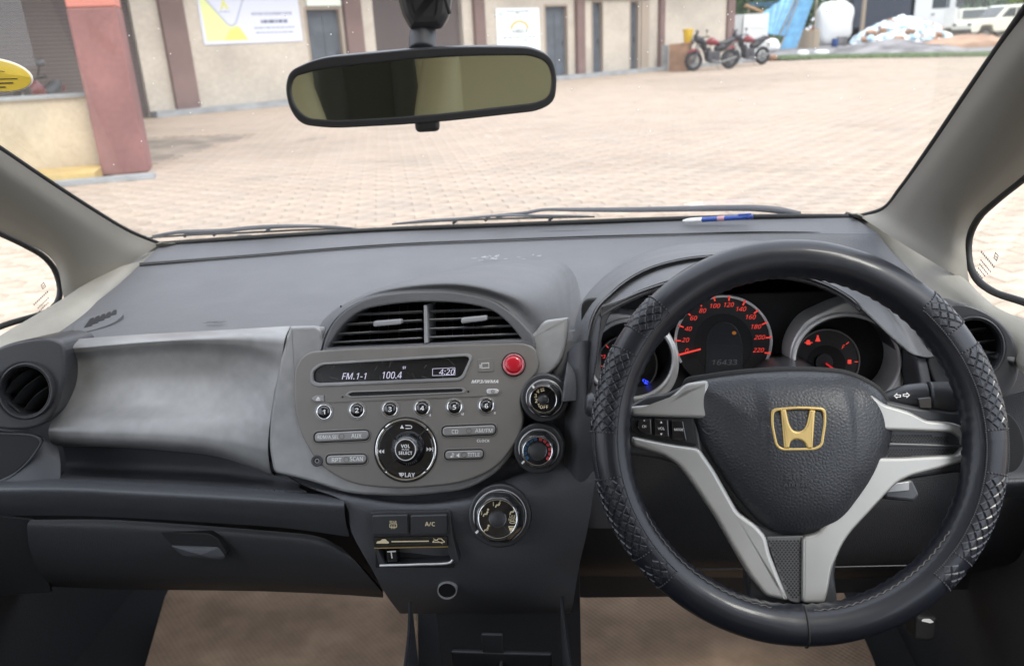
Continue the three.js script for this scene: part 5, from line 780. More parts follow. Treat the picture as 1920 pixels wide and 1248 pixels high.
  seg(92, 225, mat(lin(.03, .13, .28), .5)); seg(84, -48, mat(lin(.5, .04, .05), .5)); part(o.k, 'pointer', [bar(o.f, [984, 863], [979, 868], 3, .017, .004)], M.white);
  o = knob(933, 973, 50, 50, .782, 24, 59); cap(o, 15, [225, -50]);
  const fig = (x, y, flip = 1) => [plate(o.f, oval(x + 5 * flip, y - 6, 2, 2, 10), o.fw, o.fw + .0003, 0), bar(o.f, [x + 4.5 * flip, y - 3], [x + 2 * flip, y + 3], 3.2, o.fw), bar(o.f, [x + 2 * flip, y + 3], [x - 2, y + 2], 2.4, o.fw), bar(o.f, [x - 2, y + 2], [x - 4, y + 7], 2.2, o.fw)];
  part(o.k, 'lettering', [...fig(933, 944), ...fig(910, 961), ...fig(911, 991), ...fig(960, 957), bar(o.f, [925, 941], [925, 948], 1.6, o.fw), bar(o.f, [903, 957], [903, 965], 1.6, o.fw), letters(o.f, 'USE', 961, 968, 5, o.fw + .0001, { font: fontPlain }), letters(o.f, 'WITH', 961, 974, 5, o.fw + .0001, { font: fontPlain }), band(o.f, 961, 979, 6, 2.4, 1, o.fw, o.fw + .0003, 0), plate(o.f, rounded([[953, 986], [967, 986], [964, 995], [956, 995]], 1), o.fw, o.fw + .0002, 0, [box4(955, 987.5, 965, 989)]), ...[957, 960, 963].map(x => bar(o.f, [x, 993], [x, 1000], 1, o.fw))], M.cream);
  part(o.k, 'pointer', [bar(o.f, [893, 998], [897, 994], 4, .019, .004)], M.white);
  // switch block under the radio
  const SF = Frame.tilt(Pz(770, 1000, .778), 12), sb = part(dash, 'switch_block', plate(SF, rounded([[694, 960, 6], [844, 957, 6], [850, 1010, 8], [862, 1056, 8], [712, 1066, 10], [700, 1020, 8]], 6), -.02, .001, .002, [rounded([[708, 1030], [836, 1027], [846, 1052], [722, 1060]], 6)]), M.smoothDark);
  for (const [x0, x1] of [[697, 764], [769, 838]]) part(sb, 'push_switch', plate(SF, rounded([[x0, 966.5], [x1, 964.5], [x1 + 1, 1002], [x0 + 1, 1004]], 4), 0, .005, .0016, [], 3), M.smoothDark);
  part(sb, 'slider_plate', plate(SF, rounded([[699, 1007], [839, 1005], [840, 1023], [701, 1026]], 2), 0, .003, .0006), M.gloss); part(sb, 'bright_line', bar(SF, [702, 1026.5], [840, 1024], 1.6, .001, .0014), M.gold);
  part(sb, 'slider_well', plate(SF, rounded(box4(704, 1020, 852, 1064), 3), -.019, -.016, 0), M.black); part(sb, 'well_lip', tube([[712, 1060], [780, 1058], [845, 1054], [849, 1049]].map(p => SF.p(p[0], p[1], .002)), .0014, 20, 6), M.bright); part(sb, 'slider_tab', plate(SF, rounded([[722, 1032], [746, 1031], [746, 1056], [724, 1057]], 3), -.016, -.003, .002), M.gloss); part(sb, 'tab_mark', [bar(SF, [726, 1034], [742, 1033], 2.5, -.003), bar(SF, [733, 1034], [735, 1046], 2, -.003)], M.white);
  const sw = .0052; part(sb, 'lettering', [letters(SF, 'A/C', 806, 982, 8, sw), letters(SF, 'REAR', 737, 978, 4.2, sw, { font: fontPlain }), plate(SF, rounded(box4(730, 981, 744, 989), 2), sw, sw + .0002, 0, [rounded(box4(731.2, 982.2, 742.8, 987.8), 1)]), ...[734, 737, 740].map(x => bar(SF, [x, 984], [x, 991], .9, sw))], M.cream);
  const lw = .0031; const carMark = (x, y, m) => plate(SF, rounded([[x - 12, y + 3], [x - 10, y - 1], [x - 4, y - 2], [x - 1, y - 5], [x + 6, y - 5], [x + 9, y - 1], [x + 12, y], [x + 12, y + 3]], 1.5), lw, lw + .0002, 0, m ? [rounded([[x - 9.5, y + 1.6], [x - 8, y], [x - 3, y - .6], [x, y - 3.6], [x + 5, y - 3.6], [x + 8, y], [x + 10, y + .6], [x + 10, y + 1.6]], 1)] : []);
  part(sb, 'lettering', [carMark(717, 1015.5), carMark(822, 1014, true), bar(SF, [734, 1015], [804, 1014], 2, lw), bar(SF, [812, 1009], [830, 1019], .9, lw)], M.cream);
  // power socket
  const QF = Frame.tilt(Pz(838, 1108, .8), -4); const ps = part(dash, 'power_socket', band(QF, 838, 1108, 18.5, 16, 2, -.004, .0035, .001), M.bright); part(ps, 'socket_cap', plate(QF, oval(838, 1108, 17, 14.6, 28), -.004, .0015, .0008), M.black);
}
/* centre air vents under their hood */
{
  const f = Frame.tilt(Pz(800, 612, .872), 14), inner = rounded([[613, 652, 3], [640, 610, 30], [676, 580, 30], [740, 569, 40], [800, 565, 40], [870, 568, 40], [920, 579, 30], [952, 603, 30], [979, 637, 4], [800, 646, 60]], 10, 6);
  const hood = part(dash, 'vent_hood', plate(f, rounded([[600, 672, 6], [612, 622, 40], [640, 584, 40], [690, 556, 50], [760, 546, 60], [850, 545, 60], [920, 560, 50], [960, 586, 40], [1000, 628, 20], [1006, 656, 6], [800, 666, 60]], 10, 6), -.08, .008, .006, [inner], 4), M.pad);
  part(hood, 'vent_well', plate(f, rounded([[610, 655], [640, 600], [700, 565], [880, 560], [960, 595], [985, 640]], 10), -.075, -.07, 0), M.black);
  const slats = [[[657, 591], [790, 585.5]], [[641, 610], [790, 602]], [[628, 628], [790, 619]], [[619, 644], [790, 635.5]], [[806, 585], [934, 580.5]], [[806, 601], [953, 596]], [[806, 618], [965, 612]], [[806, 634], [975, 627.5]]];
  for (const [a, b] of slats) { const p = f.p(a[0], a[1], -.002), q = f.p(b[0], b[1], -.002), back = v => v.clone().addScaledVector(f.n, -.032).addScaledVector(f.v, -.004); part(hood, 'slat', sheet([[p, q], [back(p), back(q)]], 6, 2, .0024, EYE), M.vane); }
  for (let i = 0; i < 9; i++) for (const s of [0, 1]) { const x = (s ? 815 : 640) + i * 18; part(hood, 'rear_vane', sheet([[f.p(x, 572, -.036), f.p(x - 2, 645, -.036)], [f.p(x, 572, -.066), f.p(x - 2, 645, -.066)]], 4, 2, .0015), M.core); }
  part(hood, 'divider', plate(f, rounded([[794, 572], [800, 571], [802, 643], [795, 644]], 2), -.05, .004, .0012), M.vane);
  for (const [x0, y0, x1, y1] of [[699, 607, 752, 604], [864, 601, 913, 597]]) part(hood, 'vane_tab', plate(f, rounded([[x0, y0 - 5], [x1, y1 - 6], [x1, y1 + 4], [x0, y0 + 6]], 4), -.004, .008, .002, [], 3), M.vane);
  // raised saddle of the pad round the vents
  part(dash, 'vent_saddle', sheet([
    [[600, 660], [612, 622], [640, 586], [692, 558], [765, 547], [850, 546], [919, 561], [959, 587], [1002, 645]].map(p => f.p(p[0], p[1], .0068)),
    [[592, 642], [610, 606], [645, 572], [705, 543], [785, 526], [868, 520], [945, 530], [1010, 556], [1056, 640]].map(p => Pz(p[0], p[1], .915)),
    [[586, 634], [608, 597], [650, 566], [730, 535], [820, 510], [910, 492], [1000, 484], [1075, 500], [1100, 640]].map(p => Py(p[0], p[1], -.353))], 60, 16, .003), M.pad);
}
/* ---------- instrument cluster ---------- */
{
  const rise = (a, ds) => a.map((p, i) => Pz(p[0], p[1], ds[i]));
  const A2 = [[1127, 583], [1160, 563], [1205, 542], [1258, 524], [1310, 513], [1360, 508], [1410, 507], [1460, 509], [1510, 517], [1555, 533], [1590, 553], [1612, 571]], d2 = [.835, .845, .855, .865, .872, .876, .876, .874, .868, .858, .848, .838];
  part(dash, 'cluster_hood', sheet([
    rowY([[1058, 752], [1078, 594], [1125, 524, -.351], [1190, 480, -.343], [1260, 459, -.334], [1350, 450, -.328], [1430, 450, -.322], [1520, 462, -.322], [1610, 492, -.328], [1690, 552, -.344], [1735, 612], [1762, 665]], -.353),
    rise([[1082, 750], [1104, 600], [1146, 542], [1206, 502], [1276, 481], [1352, 473], [1430, 473], [1515, 484], [1598, 516], [1662, 562], [1704, 614], [1732, 668]], [.84, .875, .915, .955, .985, 1.0, 1.0, .985, .955, .915, .875, .84]),
    rise([[1102, 745], [1116, 606], [1156, 552], [1212, 514], [1280, 494], [1354, 486], [1428, 486], [1510, 496], [1588, 526], [1640, 566], [1672, 606], [1696, 650]], [.838, .865, .9, .935, .96, .97, .97, .96, .935, .9, .87, .838]),
    rise(A2, d2), rise(A2.map(p => [p[0], p[1] + 7]), d2.map(d => d - .003)), rise(A2.map(p => [p[0], p[1] + 12]), d2.map(d => d + .004)), rise(A2.map(p => [p[0], p[1] + 14]), d2.map(d => d + .06))], 80, 60, .003), M.pad, 'arched grey hood over the instruments');
  // side cheeks running down from the hood
  part(dash, 'cluster_cheek', sheet([rowZ([[1063, 660, .868], [1088, 640, .85], [1116, 640, .862]]), rowZ([[1060, 740, .85], [1086, 735, .836], [1114, 730, .85]]), rowZ([[1058, 830, .84], [1084, 830, .826], [1116, 830, .84]]), rowZ([[1060, 900, .84], [1086, 905, .826], [1120, 905, .84]]), rowZ([[1080, 985, .85], [1110, 990, .84], [1150, 990, .85]])], 20, 40, .003), M.stack);
  part(dash, 'cluster_cheek', sheet([rowZ([[1690, 640, .885], [1722, 655, .865], [1752, 690, .875]]), rowZ([[1690, 690, .88], [1722, 680, .85], [1752, 720, .865]]), rowZ([[1700, 740, .87], [1735, 760, .845], [1765, 780, .86]])], 20, 30, .003), M.darkPlastic);
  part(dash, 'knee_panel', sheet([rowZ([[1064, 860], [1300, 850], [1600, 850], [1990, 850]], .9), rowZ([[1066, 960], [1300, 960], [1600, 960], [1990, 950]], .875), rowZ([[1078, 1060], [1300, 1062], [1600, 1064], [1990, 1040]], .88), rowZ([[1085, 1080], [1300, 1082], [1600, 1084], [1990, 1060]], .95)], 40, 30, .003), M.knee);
  part(dash, 'panel_seam', tube([[1300, 1067], [1400, 1066], [1700, 1060]].map(p => Pz(p[0], p[1], .872)), .0012, 20, 6), M.smoothDark);
  part(dash, 'bonnet_release', plate(Frame.tilt(Pz(1740, 1175, .84), 20), rounded([[1718, 1154], [1760, 1157], [1757, 1198], [1742, 1204], [1716, 1200]], 8), -.03, .004, .004), M.black);
  { const f = Frame.tilt(Pz(1740, 1175, .84), 20); part(dash, 'bonnet_mark', plate(f, rounded([[1728, 1164], [1732, 1160], [1745, 1160], [1752, 1166], [1745, 1168]], 2), .004, .0046, 0), M.white); }
  const K = Frame.tilt(Pz(1360, 640, .915), 8);
  const cl = part(dash, 'instrument_cluster', plate(K, rounded([[1090, 560], [1700, 540], [1730, 800], [1090, 800]], 20), -.02, -.012, .002), M.black, 'black instrument cluster with three dials');
  // silver shrouds of the outer dials
  const shroud = (cx, cy, rx, ry, pts) => { part(cl, 'dial_shroud', plate(K, smooth(pts), -.012, .03, .012, [oval(cx, cy, rx - 6, ry - 6, 40)], 4), M.bright); part(cl, 'dial_bezel', band(K, cx, cy, rx, ry, 8, -.012, .036, .003), M.bright); part(cl, 'dial_tube', band(K, cx, cy, rx - 7.5, ry - 7.5, 2, -.012, .033, .0005), M.smoothDark); };
  shroud(1184, 674, 84, 78, [[1098, 690], [1098, 650], [1112, 612], [1140, 590], [1190, 592], [1240, 610], [1268, 650], [1272, 700], [1250, 740], [1190, 756], [1125, 745], [1104, 720]]);
  shroud(1589, 678, 104, 92, [[1483, 690], [1484, 650], [1510, 605], [1550, 582], [1600, 566], [1640, 585], [1680, 620], [1697, 670], [1690, 730], [1640, 770], [1560, 775], [1500, 745]]);
  const disc = (n, cx, cy, rx, ry, w0, w1, m) => part(cl, n, plate(K, oval(cx, cy, rx, ry, 40), w0, w1, .001), m);
  const faceM = mat(lin(.02, .02, .022), .4), redL = glow(1, .07, .05, .3), dimRed = glow(.8, .02, .03, .25);
  // speedometer
  const tk = disc('speed_dial', 1357, 640, 92, 86, -.012, -.004, faceM), w = -.0038;
  part(tk, 'dial_ring', band(K, 1357, 640, 92.5, 87, 5, -.006, -.0005, .0006, -28, 208), M.bright); part(tk, 'dial_hollow', plate(K, oval(1357, 645, 55, 57, 36), w - .001, w + .0003, 0), M.black);
  const lcdP = part(tk, 'odometer_display', plate(K, rounded([[1323, 700, 2], [1323, 640, 30], [1335, 610, 30], [1357, 602, 30], [1380, 610, 30], [1393, 640, 30], [1393, 700, 2]], 10, 6), w, w + .0012, .0005), mat(lin(.028, .03, .034), .3)); part(lcdP, 'odometer_lights', [letters(K, '16433', 1359, 679, 10, w + .0013, { font: fontPlain, slant: .15, stretch: 1.3 })], glow(.06, .06, .065, .4)); part(lcdP, 'display_window', plate(K, rounded([[1328, 648], [1391, 644], [1393, 688], [1328, 690]], 2), w + .0008, w + .00125, 0), mat(lin(.035, .037, .042), .2));
  part(tk, 'amber_telltale_light', plate(K, oval(1377, 624, 4, 3.4, 10), w + .0013, w + .0016, 0), glow(.2, .07, .01, .5));
  const num = [[0, 1288, 657], [20, 1286, 637], [40, 1291, 616], [60, 1301, 596], [80, 1318, 582], [100, 1341, 573], [120, 1367, 571], [140, 1390, 579], [160, 1408, 594], [180, 1418, 612], [200, 1425, 632], [220, 1423, 656]];
  part(tk, 'dial_number_lights', num.map(([n, x, y]) => letters(K, String(n), x, y, 8.5, w, { font: fontPlain, slant: .25, stretch: 1.05 })).concat([letters(K, 'km/h', 1353, 596, 5, w, { font: fontPlain, slant: .25, stretch: 1.3 })]), redL);
  const tick = [[1266, 638, 1277, 638.5], [1273, 610, 1282, 613], [1288, 585, 1295, 591], [1311, 566, 1316, 574], [1338.5, 556, 1341, 564], [1368, 555, 1367, 563.5], [1398, 563, 1393, 572], [1422, 581, 1414, 587.5], [1439, 604, 1429, 608], [1447.5, 632, 1436, 633], [1445.5, 662, 1434, 661]];
  part(tk, 'tick_lights', tick.map(t => bar(K, [t[0], t[1]], [t[2], t[3]], 2.6, .0006, .0006)), redL);
  part(tk, 'needle_light', bar(K, [1272, 665], [1314, 654], 3, .002, .0012), redL);
  // fuel dial on the right
  const fd = disc('fuel_dial', 1552, 676, 62, 60, -.012, -.002, faceM), fw = -.0018; part(fd, 'dial_ring', band(K, 1552, 676, 62, 60, 3, -.004, .0004, .0006), M.pill); part(fd, 'dial_hollow', plate(K, oval(1550, 682, 36, 35, 32), fw - .001, fw + .0003, 0), M.black); part(fd, 'needle_hub', plate(K, oval(1546, 680, 17, 17, 24), fw, fw + .003, .001), M.smoothDark);
  part(fd, 'dial_number_lights', [letters(K, 'F', 1582, 650, 8, fw, { font: fontPlain, slant: .25 }), letters(K, 'E', 1585, 706, 7, fw, { font: fontPlain, slant: .25 }), bar(K, [1587, 645], [1592, 641], 1.6, fw), bar(K, [1603, 678], [1611, 678], 1.6, fw), plate(K, rounded(box4(1590, 674, 1597, 682), 1), fw, fw + .0003, 0)], redL); part(fd, 'needle_light', bar(K, [1549, 681], [1598, 716], 3.4, .004, .0012), dimRed);
  part(fd, 'belt_light', [plate(K, oval(1534, 630, 2, 2, 8), fw, fw + .0003, 0), plate(K, [[1529, 640], [1532, 632], [1536, 632], [1539, 640]], fw, fw + .0003, 0)], redL); part(fd, 'door_light', [plate(K, rounded([[1512, 646], [1513, 637], [1519, 637], [1521, 646]], 2), fw, fw + .0003, 0), bar(K, [1509, 642], [1524, 642], 2, fw)], redL);
  part(fd, 'brake_light', band(K, 1531, 699, 6, 5, 2, fw, fw + .0003, 0), redL); part(fd, 'fuel_light', [plate(K, rounded(box4(1549, 695, 1557, 704), 1), fw, fw + .0003, 0, [box4(1551, 696.5, 1555, 699)])], glow(1, .3, .02, .9));
  // rev counter on the left
  const rd = disc('rev_dial', 1176, 684, 58, 56, -.012, -.002, faceM); part(rd, 'dial_ring', band(K, 1176, 684, 58, 56, 3, -.004, .0004, .0006), M.pill); part(rd, 'dial_number_lights', [letters(K, '3', 1133, 668, 7, fw, { font: fontPlain, slant: .25 }), letters(K, '8', 1206, 657, 7, fw, { font: fontPlain, slant: .25 })], redL); part(rd, 'tick_lights', [bar(K, [1124, 665], [1130, 667], 1.6, fw), bar(K, [1136, 646], [1141, 652], 1.6, fw), bar(K, [1122, 686], [1130, 686], 1.6, fw), bar(K, [1219, 650], [1213, 655], 1.6, fw)], redL); part(rd, 'coolant_light', [letters(K, 'C', 1207, 713, 5, fw), bar(K, [1211, 712], [1211, 718], 1.6, fw), bar(K, [1208, 718], [1215, 719], 1.4, fw), bar(K, [1213, 714], [1216, 716], 1.4, fw)], glow(.03, .06, 1, 1.1));
}
/* ================= steering wheel ================= */
const WH = Frame.tilt(Pz(1488, 822, .69), 25);
{
  const t = thing('steering_wheel', 'black leather covered steering wheel with silver spokes and a gold emblem', 'steering wheel', WH.o.clone());
  const R0 = .1705, r0 = .0185;
  const at = (th, ph, h = 0) => WH.at((R0 + (r0 + h) * Math.cos(ph)) * Math.cos(th), (R0 + (r0 + h) * Math.cos(ph)) * Math.sin(th), (r0 + h) * Math.sin(ph));
  // leather rim, a little uneven as a sewn cover is
  const NT = 220, NP = 28, pos = [], uv = [], idx = [];
  for (let i = 0; i <= NT; i++) for (let j = 0; j <= NP; j++) { const th = i / NT * 2 * Math.PI, ph = j / NP * 2 * Math.PI, h = .0008 * (fbm(i / NT * 40, j / NP * 6, 40, 5, 3) - .5) + (Math.cos(ph) < -.8 ? .0007 * Math.sin(th * 130) : 0), p = at(th, ph, h); pos.push(p.x, p.y, p.z); uv.push(th * R0, ph * r0); }
  for (let i = 0; i < NT; i++) for (let j = 0; j < NP; j++) { const a = i * (NP + 1) + j, b = a + NP + 1; idx.push(a, b, a + 1, b, b + 1, a + 1); }
  const g = new THREE.BufferGeometry(); g.setAttribute('position', new THREE.Float32BufferAttribute(pos, 3)); g.setAttribute('uv', new THREE.Float32BufferAttribute(uv, 2)); g.setIndex(idx); g.computeVertexNormals();
  const rim = part(t, 'rim_cover', g, M.leather);
  // woven diamonds on four stretches of the cover: every diamond is a piece of its own
  const pads = mat(lin(.02, .021, .026), .26, { bumpMap: hideTex, bumpScale: .0001 });
  const diamond = (th, ph, dt, dp) => { const c = [[th + dt, ph], [th, ph + dp], [th - dt, ph], [th, ph - dp]], p = c.map(q => at(q[0], q[1], .0001)), q = c.map(v => at(th + (v[0] - th) * .68, ph + (v[1] - ph) * .68, .001)), o = []; const tri = (...a) => a.forEach(v => o.push(v.x, v.y, v.z)); for (let i = 0; i < 4; i++) { const k = (i + 1) % 4; tri(p[i], p[k], q[i]); tri(p[k], q[k], q[i]); } tri(q[0], q[1], q[2]); tri(q[0], q[2], q[3]); const gg = new THREE.BufferGeometry(); gg.setAttribute('position', new THREE.Float32BufferAttribute(o, 3)); gg.computeVertexNormals(); return gg; };
  const zones = [[135, 144], [153, 177], [193, 216], [220, 226], [36, 45], [4, 27], [-36, -11], [-45, -40]];
  const dt = .03, dp = .25;
  for (const [a, b] of zones) { const n = Math.max(2, Math.round((b - a) * D / dt)); for (let i = 0; i < n; i++) for (let k = 0; k < 8; k++) { const ph = -.05 + k * dp * 1.02 + (i % 2 ? 0 : dp * .0) , th = (a + (b - a) * (i + .5) / n) * D; if ((i + k) % 2) continue; const ph2 = -.12 + k * dp; part(rim, 'woven_diamond', diamond(th, ph2, dt * .95, dp * .95), pads); } }
  // stitching: rows of small holes and threads
  const st = [], thread = (th, ph, tw) => { const p = at(th, ph, .0006), q = at(th + .001, ph, .0006), m = new THREE.SphereGeometry(.00085, 5, 4).scale(1, 1, 1); st.push(m.translate(p.x, p.y, p.z)); };
  for (const [a, b] of [[134, 227], [-46, 46]]) for (let d = a; d <= b; d += .72) { thread(d * D, 1.92); if ((d > 178 && d < 192) || (d > -10 && d < 3)) thread(d * D, .65); }
  for (const d of [134, 145, 152, 178, 192, 217, 227, 46, 35, 28, 3, -10, -37, -46]) for (let k = -2; k < 13; k++) thread(d * D, -.1 + k * .16);
  part(rim, 'stitching', st, mat(lin(.045, .045, .05), .45)).userData.kind = 'stuff';
  const seam = []; for (let k = 0; k <= 16; k++) seam.push(at(-88.6 * D, -1.6 + k * .28, .0004)); part(rim, 'cover_seam', tube(seam, .0011, 40, 6), M.rubber);
  for (let s = 0; s < 2; s++) { const edge = []; for (let k = 0; k <= 60; k++) { const th = (s ? -38 + k * .9 : 206 + k * .9) * D; edge.push(at(th - (s ? 48 * D : 0), 2.55 + .05 * Math.sin(k * 2.1), .0005)); } part(rim, 'lacing', tube(edge, .0006, 150, 5), mat(lin(.08, .075, .07), .6)); }
  // silver spokes
  const hubW = -.032, sp = (n, pts, w1, m, r = 5, b = .004) => part(t, n, plate(WH, rounded(pts, r, 4), w1 - .022, w1, b, [], 4), m);
  sp('spoke', [[1180, 762], [1238, 757], [1262, 742], [1288, 718], [1330, 712], [1330, 784], [1184, 780]], -.014, M.spoke, 9);
  sp('spoke', [[1184, 817], [1226, 826], [1257, 832], [1312, 840], [1340, 880], [1385, 960], [1420, 985], [1438, 1006], [1446, 1040], [1481, 1128], [1436, 1118], [1408, 1083], [1377, 1030], [1343, 970], [1309, 920], [1291, 895], [1272, 871], [1244, 853], [1186, 836]], -.014, M.spoke, 9);
  part(t, 'spoke', plate(WH, rounded([[1630, 735], [1659, 757], [1709, 772], [1739, 788], [1787, 791, 14], [1814, 802, 14], [1826, 828, 14], [1822, 854, 14], [1803, 868], [1766, 878], [1709, 893], [1686, 904], [1669, 920], [1627, 965], [1598, 996, 20], [1580, 1022, 20], [1561, 1067], [1555, 1104], [1548, 1131], [1505, 1131], [1506, 1007], [1533, 1000], [1560, 970], [1600, 900], [1625, 862], [1622, 800]], 8, 4), -.036, -.014, .004, [rounded([[1650, 806], [1790, 811], [1806, 822], [1809, 838], [1797, 852], [1690, 858], [1645, 858]], 6, 4)], 4), M.spoke);
  // dark webs behind the spokes, joining hub and rim
  sp('spoke_web', [[1165, 770], [1215, 742], [1250, 738], [1300, 715], [1320, 850], [1290, 880], [1245, 862], [1165, 850]], -.024, M.smoothDark, 10, .004);
  sp('spoke_web', [[1640, 745], [1720, 762], [1790, 772], [1835, 760], [1842, 900], [1800, 885], [1700, 900], [1640, 880]], -.024, M.smoothDark, 10, .004);
  sp('spoke_web', [[1400, 980], [1580, 980], [1566, 1080], [1575, 1150], [1405, 1150], [1400, 1090]], -.026, M.smoothDark, 10, .004);
  // perforated insert between the lower spokes, and in the right spoke
  const mesh = (cl, n, pitch) => { const inP = (x, y) => { let k = false; for (let i = 0, j = cl.length - 1; i < cl.length; j = i++) { const [xi, yi] = cl[i], [xj, yj] = cl[j]; if ((yi > y) !== (yj > y) && x < (xj - xi) * (y - yi) / (yj - yi) + xi) k = !k; } return k; }; const out = [], xs = cl.map(p => p[0]), ys = cl.map(p => p[1]); for (let y = Math.min(...ys), r = 0; y < Math.max(...ys); y += pitch, r++) for (let x = Math.min(...xs) + (r % 2 ? pitch * .8 : 0); x < Math.max(...xs); x += pitch * 1.6) if (inP(x, y)) out.push(plate(WH, [[x - pitch * .55, y], [x, y - pitch * .55], [x + pitch * .55, y], [x, y + pitch * .55]], n + .0002, n + .0006, 0)); return out; };
  const ins = [[1440, 1012], [1504, 1010], [1502, 1118], [1492, 1124], [1478, 1114]];
  const mi = part(t, 'mesh_insert', plate(WH, rounded([[1436, 1006], [1509, 1004], [1507, 1124], [1498, 1131], [1478, 1126]], 6), -.03, -.0195, .001), mat(lin(.09, .09, .095), .45)); part(mi, 'mesh_hole', mesh(ins, -.0195, 4.2), M.black).userData.kind = 'stuff';
  const m2 = part(t, 'mesh_insert', plate(WH, rounded([[1650, 800], [1800, 808], [1814, 830], [1800, 858], [1650, 862]], 10), -.03, -.0225, .001), M.smoothDark); part(m2, 'mesh_hole', [...mesh([[1672, 813], [1780, 818], [1778, 829], [1668, 828]], -.0225, 3.6), ...mesh([[1666, 840], [1790, 842], [1788, 852], [1662, 856]], -.0225, 3.6)], M.black).userData.kind = 'stuff'; part(m2, 'cross_bar', plate(WH, rounded([[1668, 830], [1804, 834], [1806, 839], [1666, 836]], 2), -.0225, -.018, .001), M.smoothDark);
  // buttons on the left spoke
  const bp = part(t, 'button_pad', plate(WH, rounded([[1184, 783, 10], [1300, 782, 4], [1308, 836, 4], [1250, 826, 4], [1186, 814, 10]], 6), -.034, -.018, .002), M.black);
  const btn = (p, mk) => { const b = part(bp, 'wheel_button', plate(WH, rounded(p, 3), -.02, -.0135, .0016, [], 3), M.gloss); part(b, 'lettering', mk, M.white); };
  btn([[1195, 787, 8], [1222, 784, 3], [1223, 816, 3], [1203, 812, 8], [1194, 803, 8]], [letters(WH, 'CH', 1208, 799, 4.5, -.0133, { font: fontPlain }), letters(WH, '+', 1208, 788, 5, -.0133)]); btn([[1226, 784], [1254, 786], [1256, 820], [1227, 817]], [letters(WH, 'VOL', 1240, 803, 5, -.0133, { font: fontPlain }), plate(WH, [[1238, 793], [1242, 793], [1240, 789]], -.0134, -.0131, 0), plate(WH, [[1238, 812], [1242, 812], [1240, 816]], -.0134, -.0131, 0)]); btn([[1258, 787], [1282, 788], [1290, 828], [1260, 823]], [letters(WH, 'MODE', 1273, 805, 4.5, -.0133, { font: fontPlain })]);
  // hub pad with two pressed creases
  const cu = WH.uv(1498, 800, hubW), cl = WH.uv(1418, 740, hubW).x - cu.x, crx = WH.uv(1578, 740, hubW).x - cu.x, ss = (a, b, x) => { const q = Math.min(1, Math.max(0, (x - a) / (b - a))); return q * q * (3 - 2 * q); };
  const hub = part(t, 'hub_pad', cushion(WH, rounded([[1284, 745, 24], [1288, 712, 16], [1380, 698, 60], [1490, 691, 120], [1590, 697, 60], [1650, 728, 40], [1674, 770, 30], [1676, 815, 40], [1650, 890, 60], [1605, 955, 50], [1565, 996, 40], [1500, 1006, 60], [1440, 1000, 40], [1395, 955, 50], [1340, 880, 60], [1300, 810, 60]], 20, 6), q => .036 * Math.pow(1 - Math.pow(1 - q, 3), .6), hubW, 46, [1490, 840], (x, y, q) => { const top = ss(-.02, .03, y - WH.uv(1490, 840, hubW).y); return -(.0035 * ss(cl + .003, cl - .004, x - cu.x) + .0035 * ss(crx - .003, crx + .004, x - cu.x)) * Math.min(1, q * 4) * (.35 + .65 * top); }), M.hub);
  part(hub, 'pad_gap', plate(WH, rounded([[1278, 745, 24], [1283, 707, 16], [1380, 692, 60], [1490, 685, 120], [1594, 691, 60], [1656, 724, 40], [1681, 768, 30], [1682, 815, 40], [1656, 893, 60], [1609, 960, 50], [1568, 1002, 40], [1500, 1012, 60], [1436, 1006, 40], [1389, 959, 50], [1334, 884, 60], [1294, 812, 60]], 20, 6), -.04, -.026, .003), M.black);
  const ew = .0005, em = part(t, 'emblem', plate(WH, rounded([[1447, 766, 10], [1498, 761, 60], [1549, 764, 10], [1551, 790, 30], [1544, 836, 14], [1530, 844, 20], [1466, 845, 20], [1454, 836, 14], [1446, 795, 30]], 10, 6), -.006, ew + .004, .0014, [rounded([[1452, 771, 8], [1498, 766, 60], [1544, 769, 8], [1546, 790, 30], [1539, 833, 12], [1528, 839, 18], [1468, 840, 18], [1459, 833, 12], [1451, 795, 30]], 10, 6)], 3), M.gold, 'gold emblem: an upright letter in a rounded frame');
  part(em, 'emblem_letter', plate(WH, rounded([[1465, 767, 1], [1475, 767, 2], [1481, 795, 10], [1488, 807, 6], [1499, 809, 4], [1508, 806, 6], [1514, 795, 10], [1520, 768, 2], [1530, 769, 1], [1525, 841, 1], [1514, 841, 2], [1508, 828, 6], [1499, 824, 4], [1489, 824, 6], [1483, 829, 6], [1481, 840, 2], [1471, 840, 1]], 2, 4), -.004, ew + .005, .0018, [], 3), M.gold);
  part(hub, 'airbag_lettering', [letters(WH, 'SRS', 1494, 893, 10, .0036, { stretch: 1.9, deep: .0006 }), letters(WH, 'AIRBAG', 1494, 909, 6.5, .0032, { stretch: 1.5, deep: .0006 })], M.smoothDark);
  part(hub, 'horn_mark', tube([[1317, 803], [1325, 812], [1338, 812], [1342, 805]].map(p => WH.p(p[0], p[1], -.0105)), .0005, 12, 5), M.smoothDark);
}
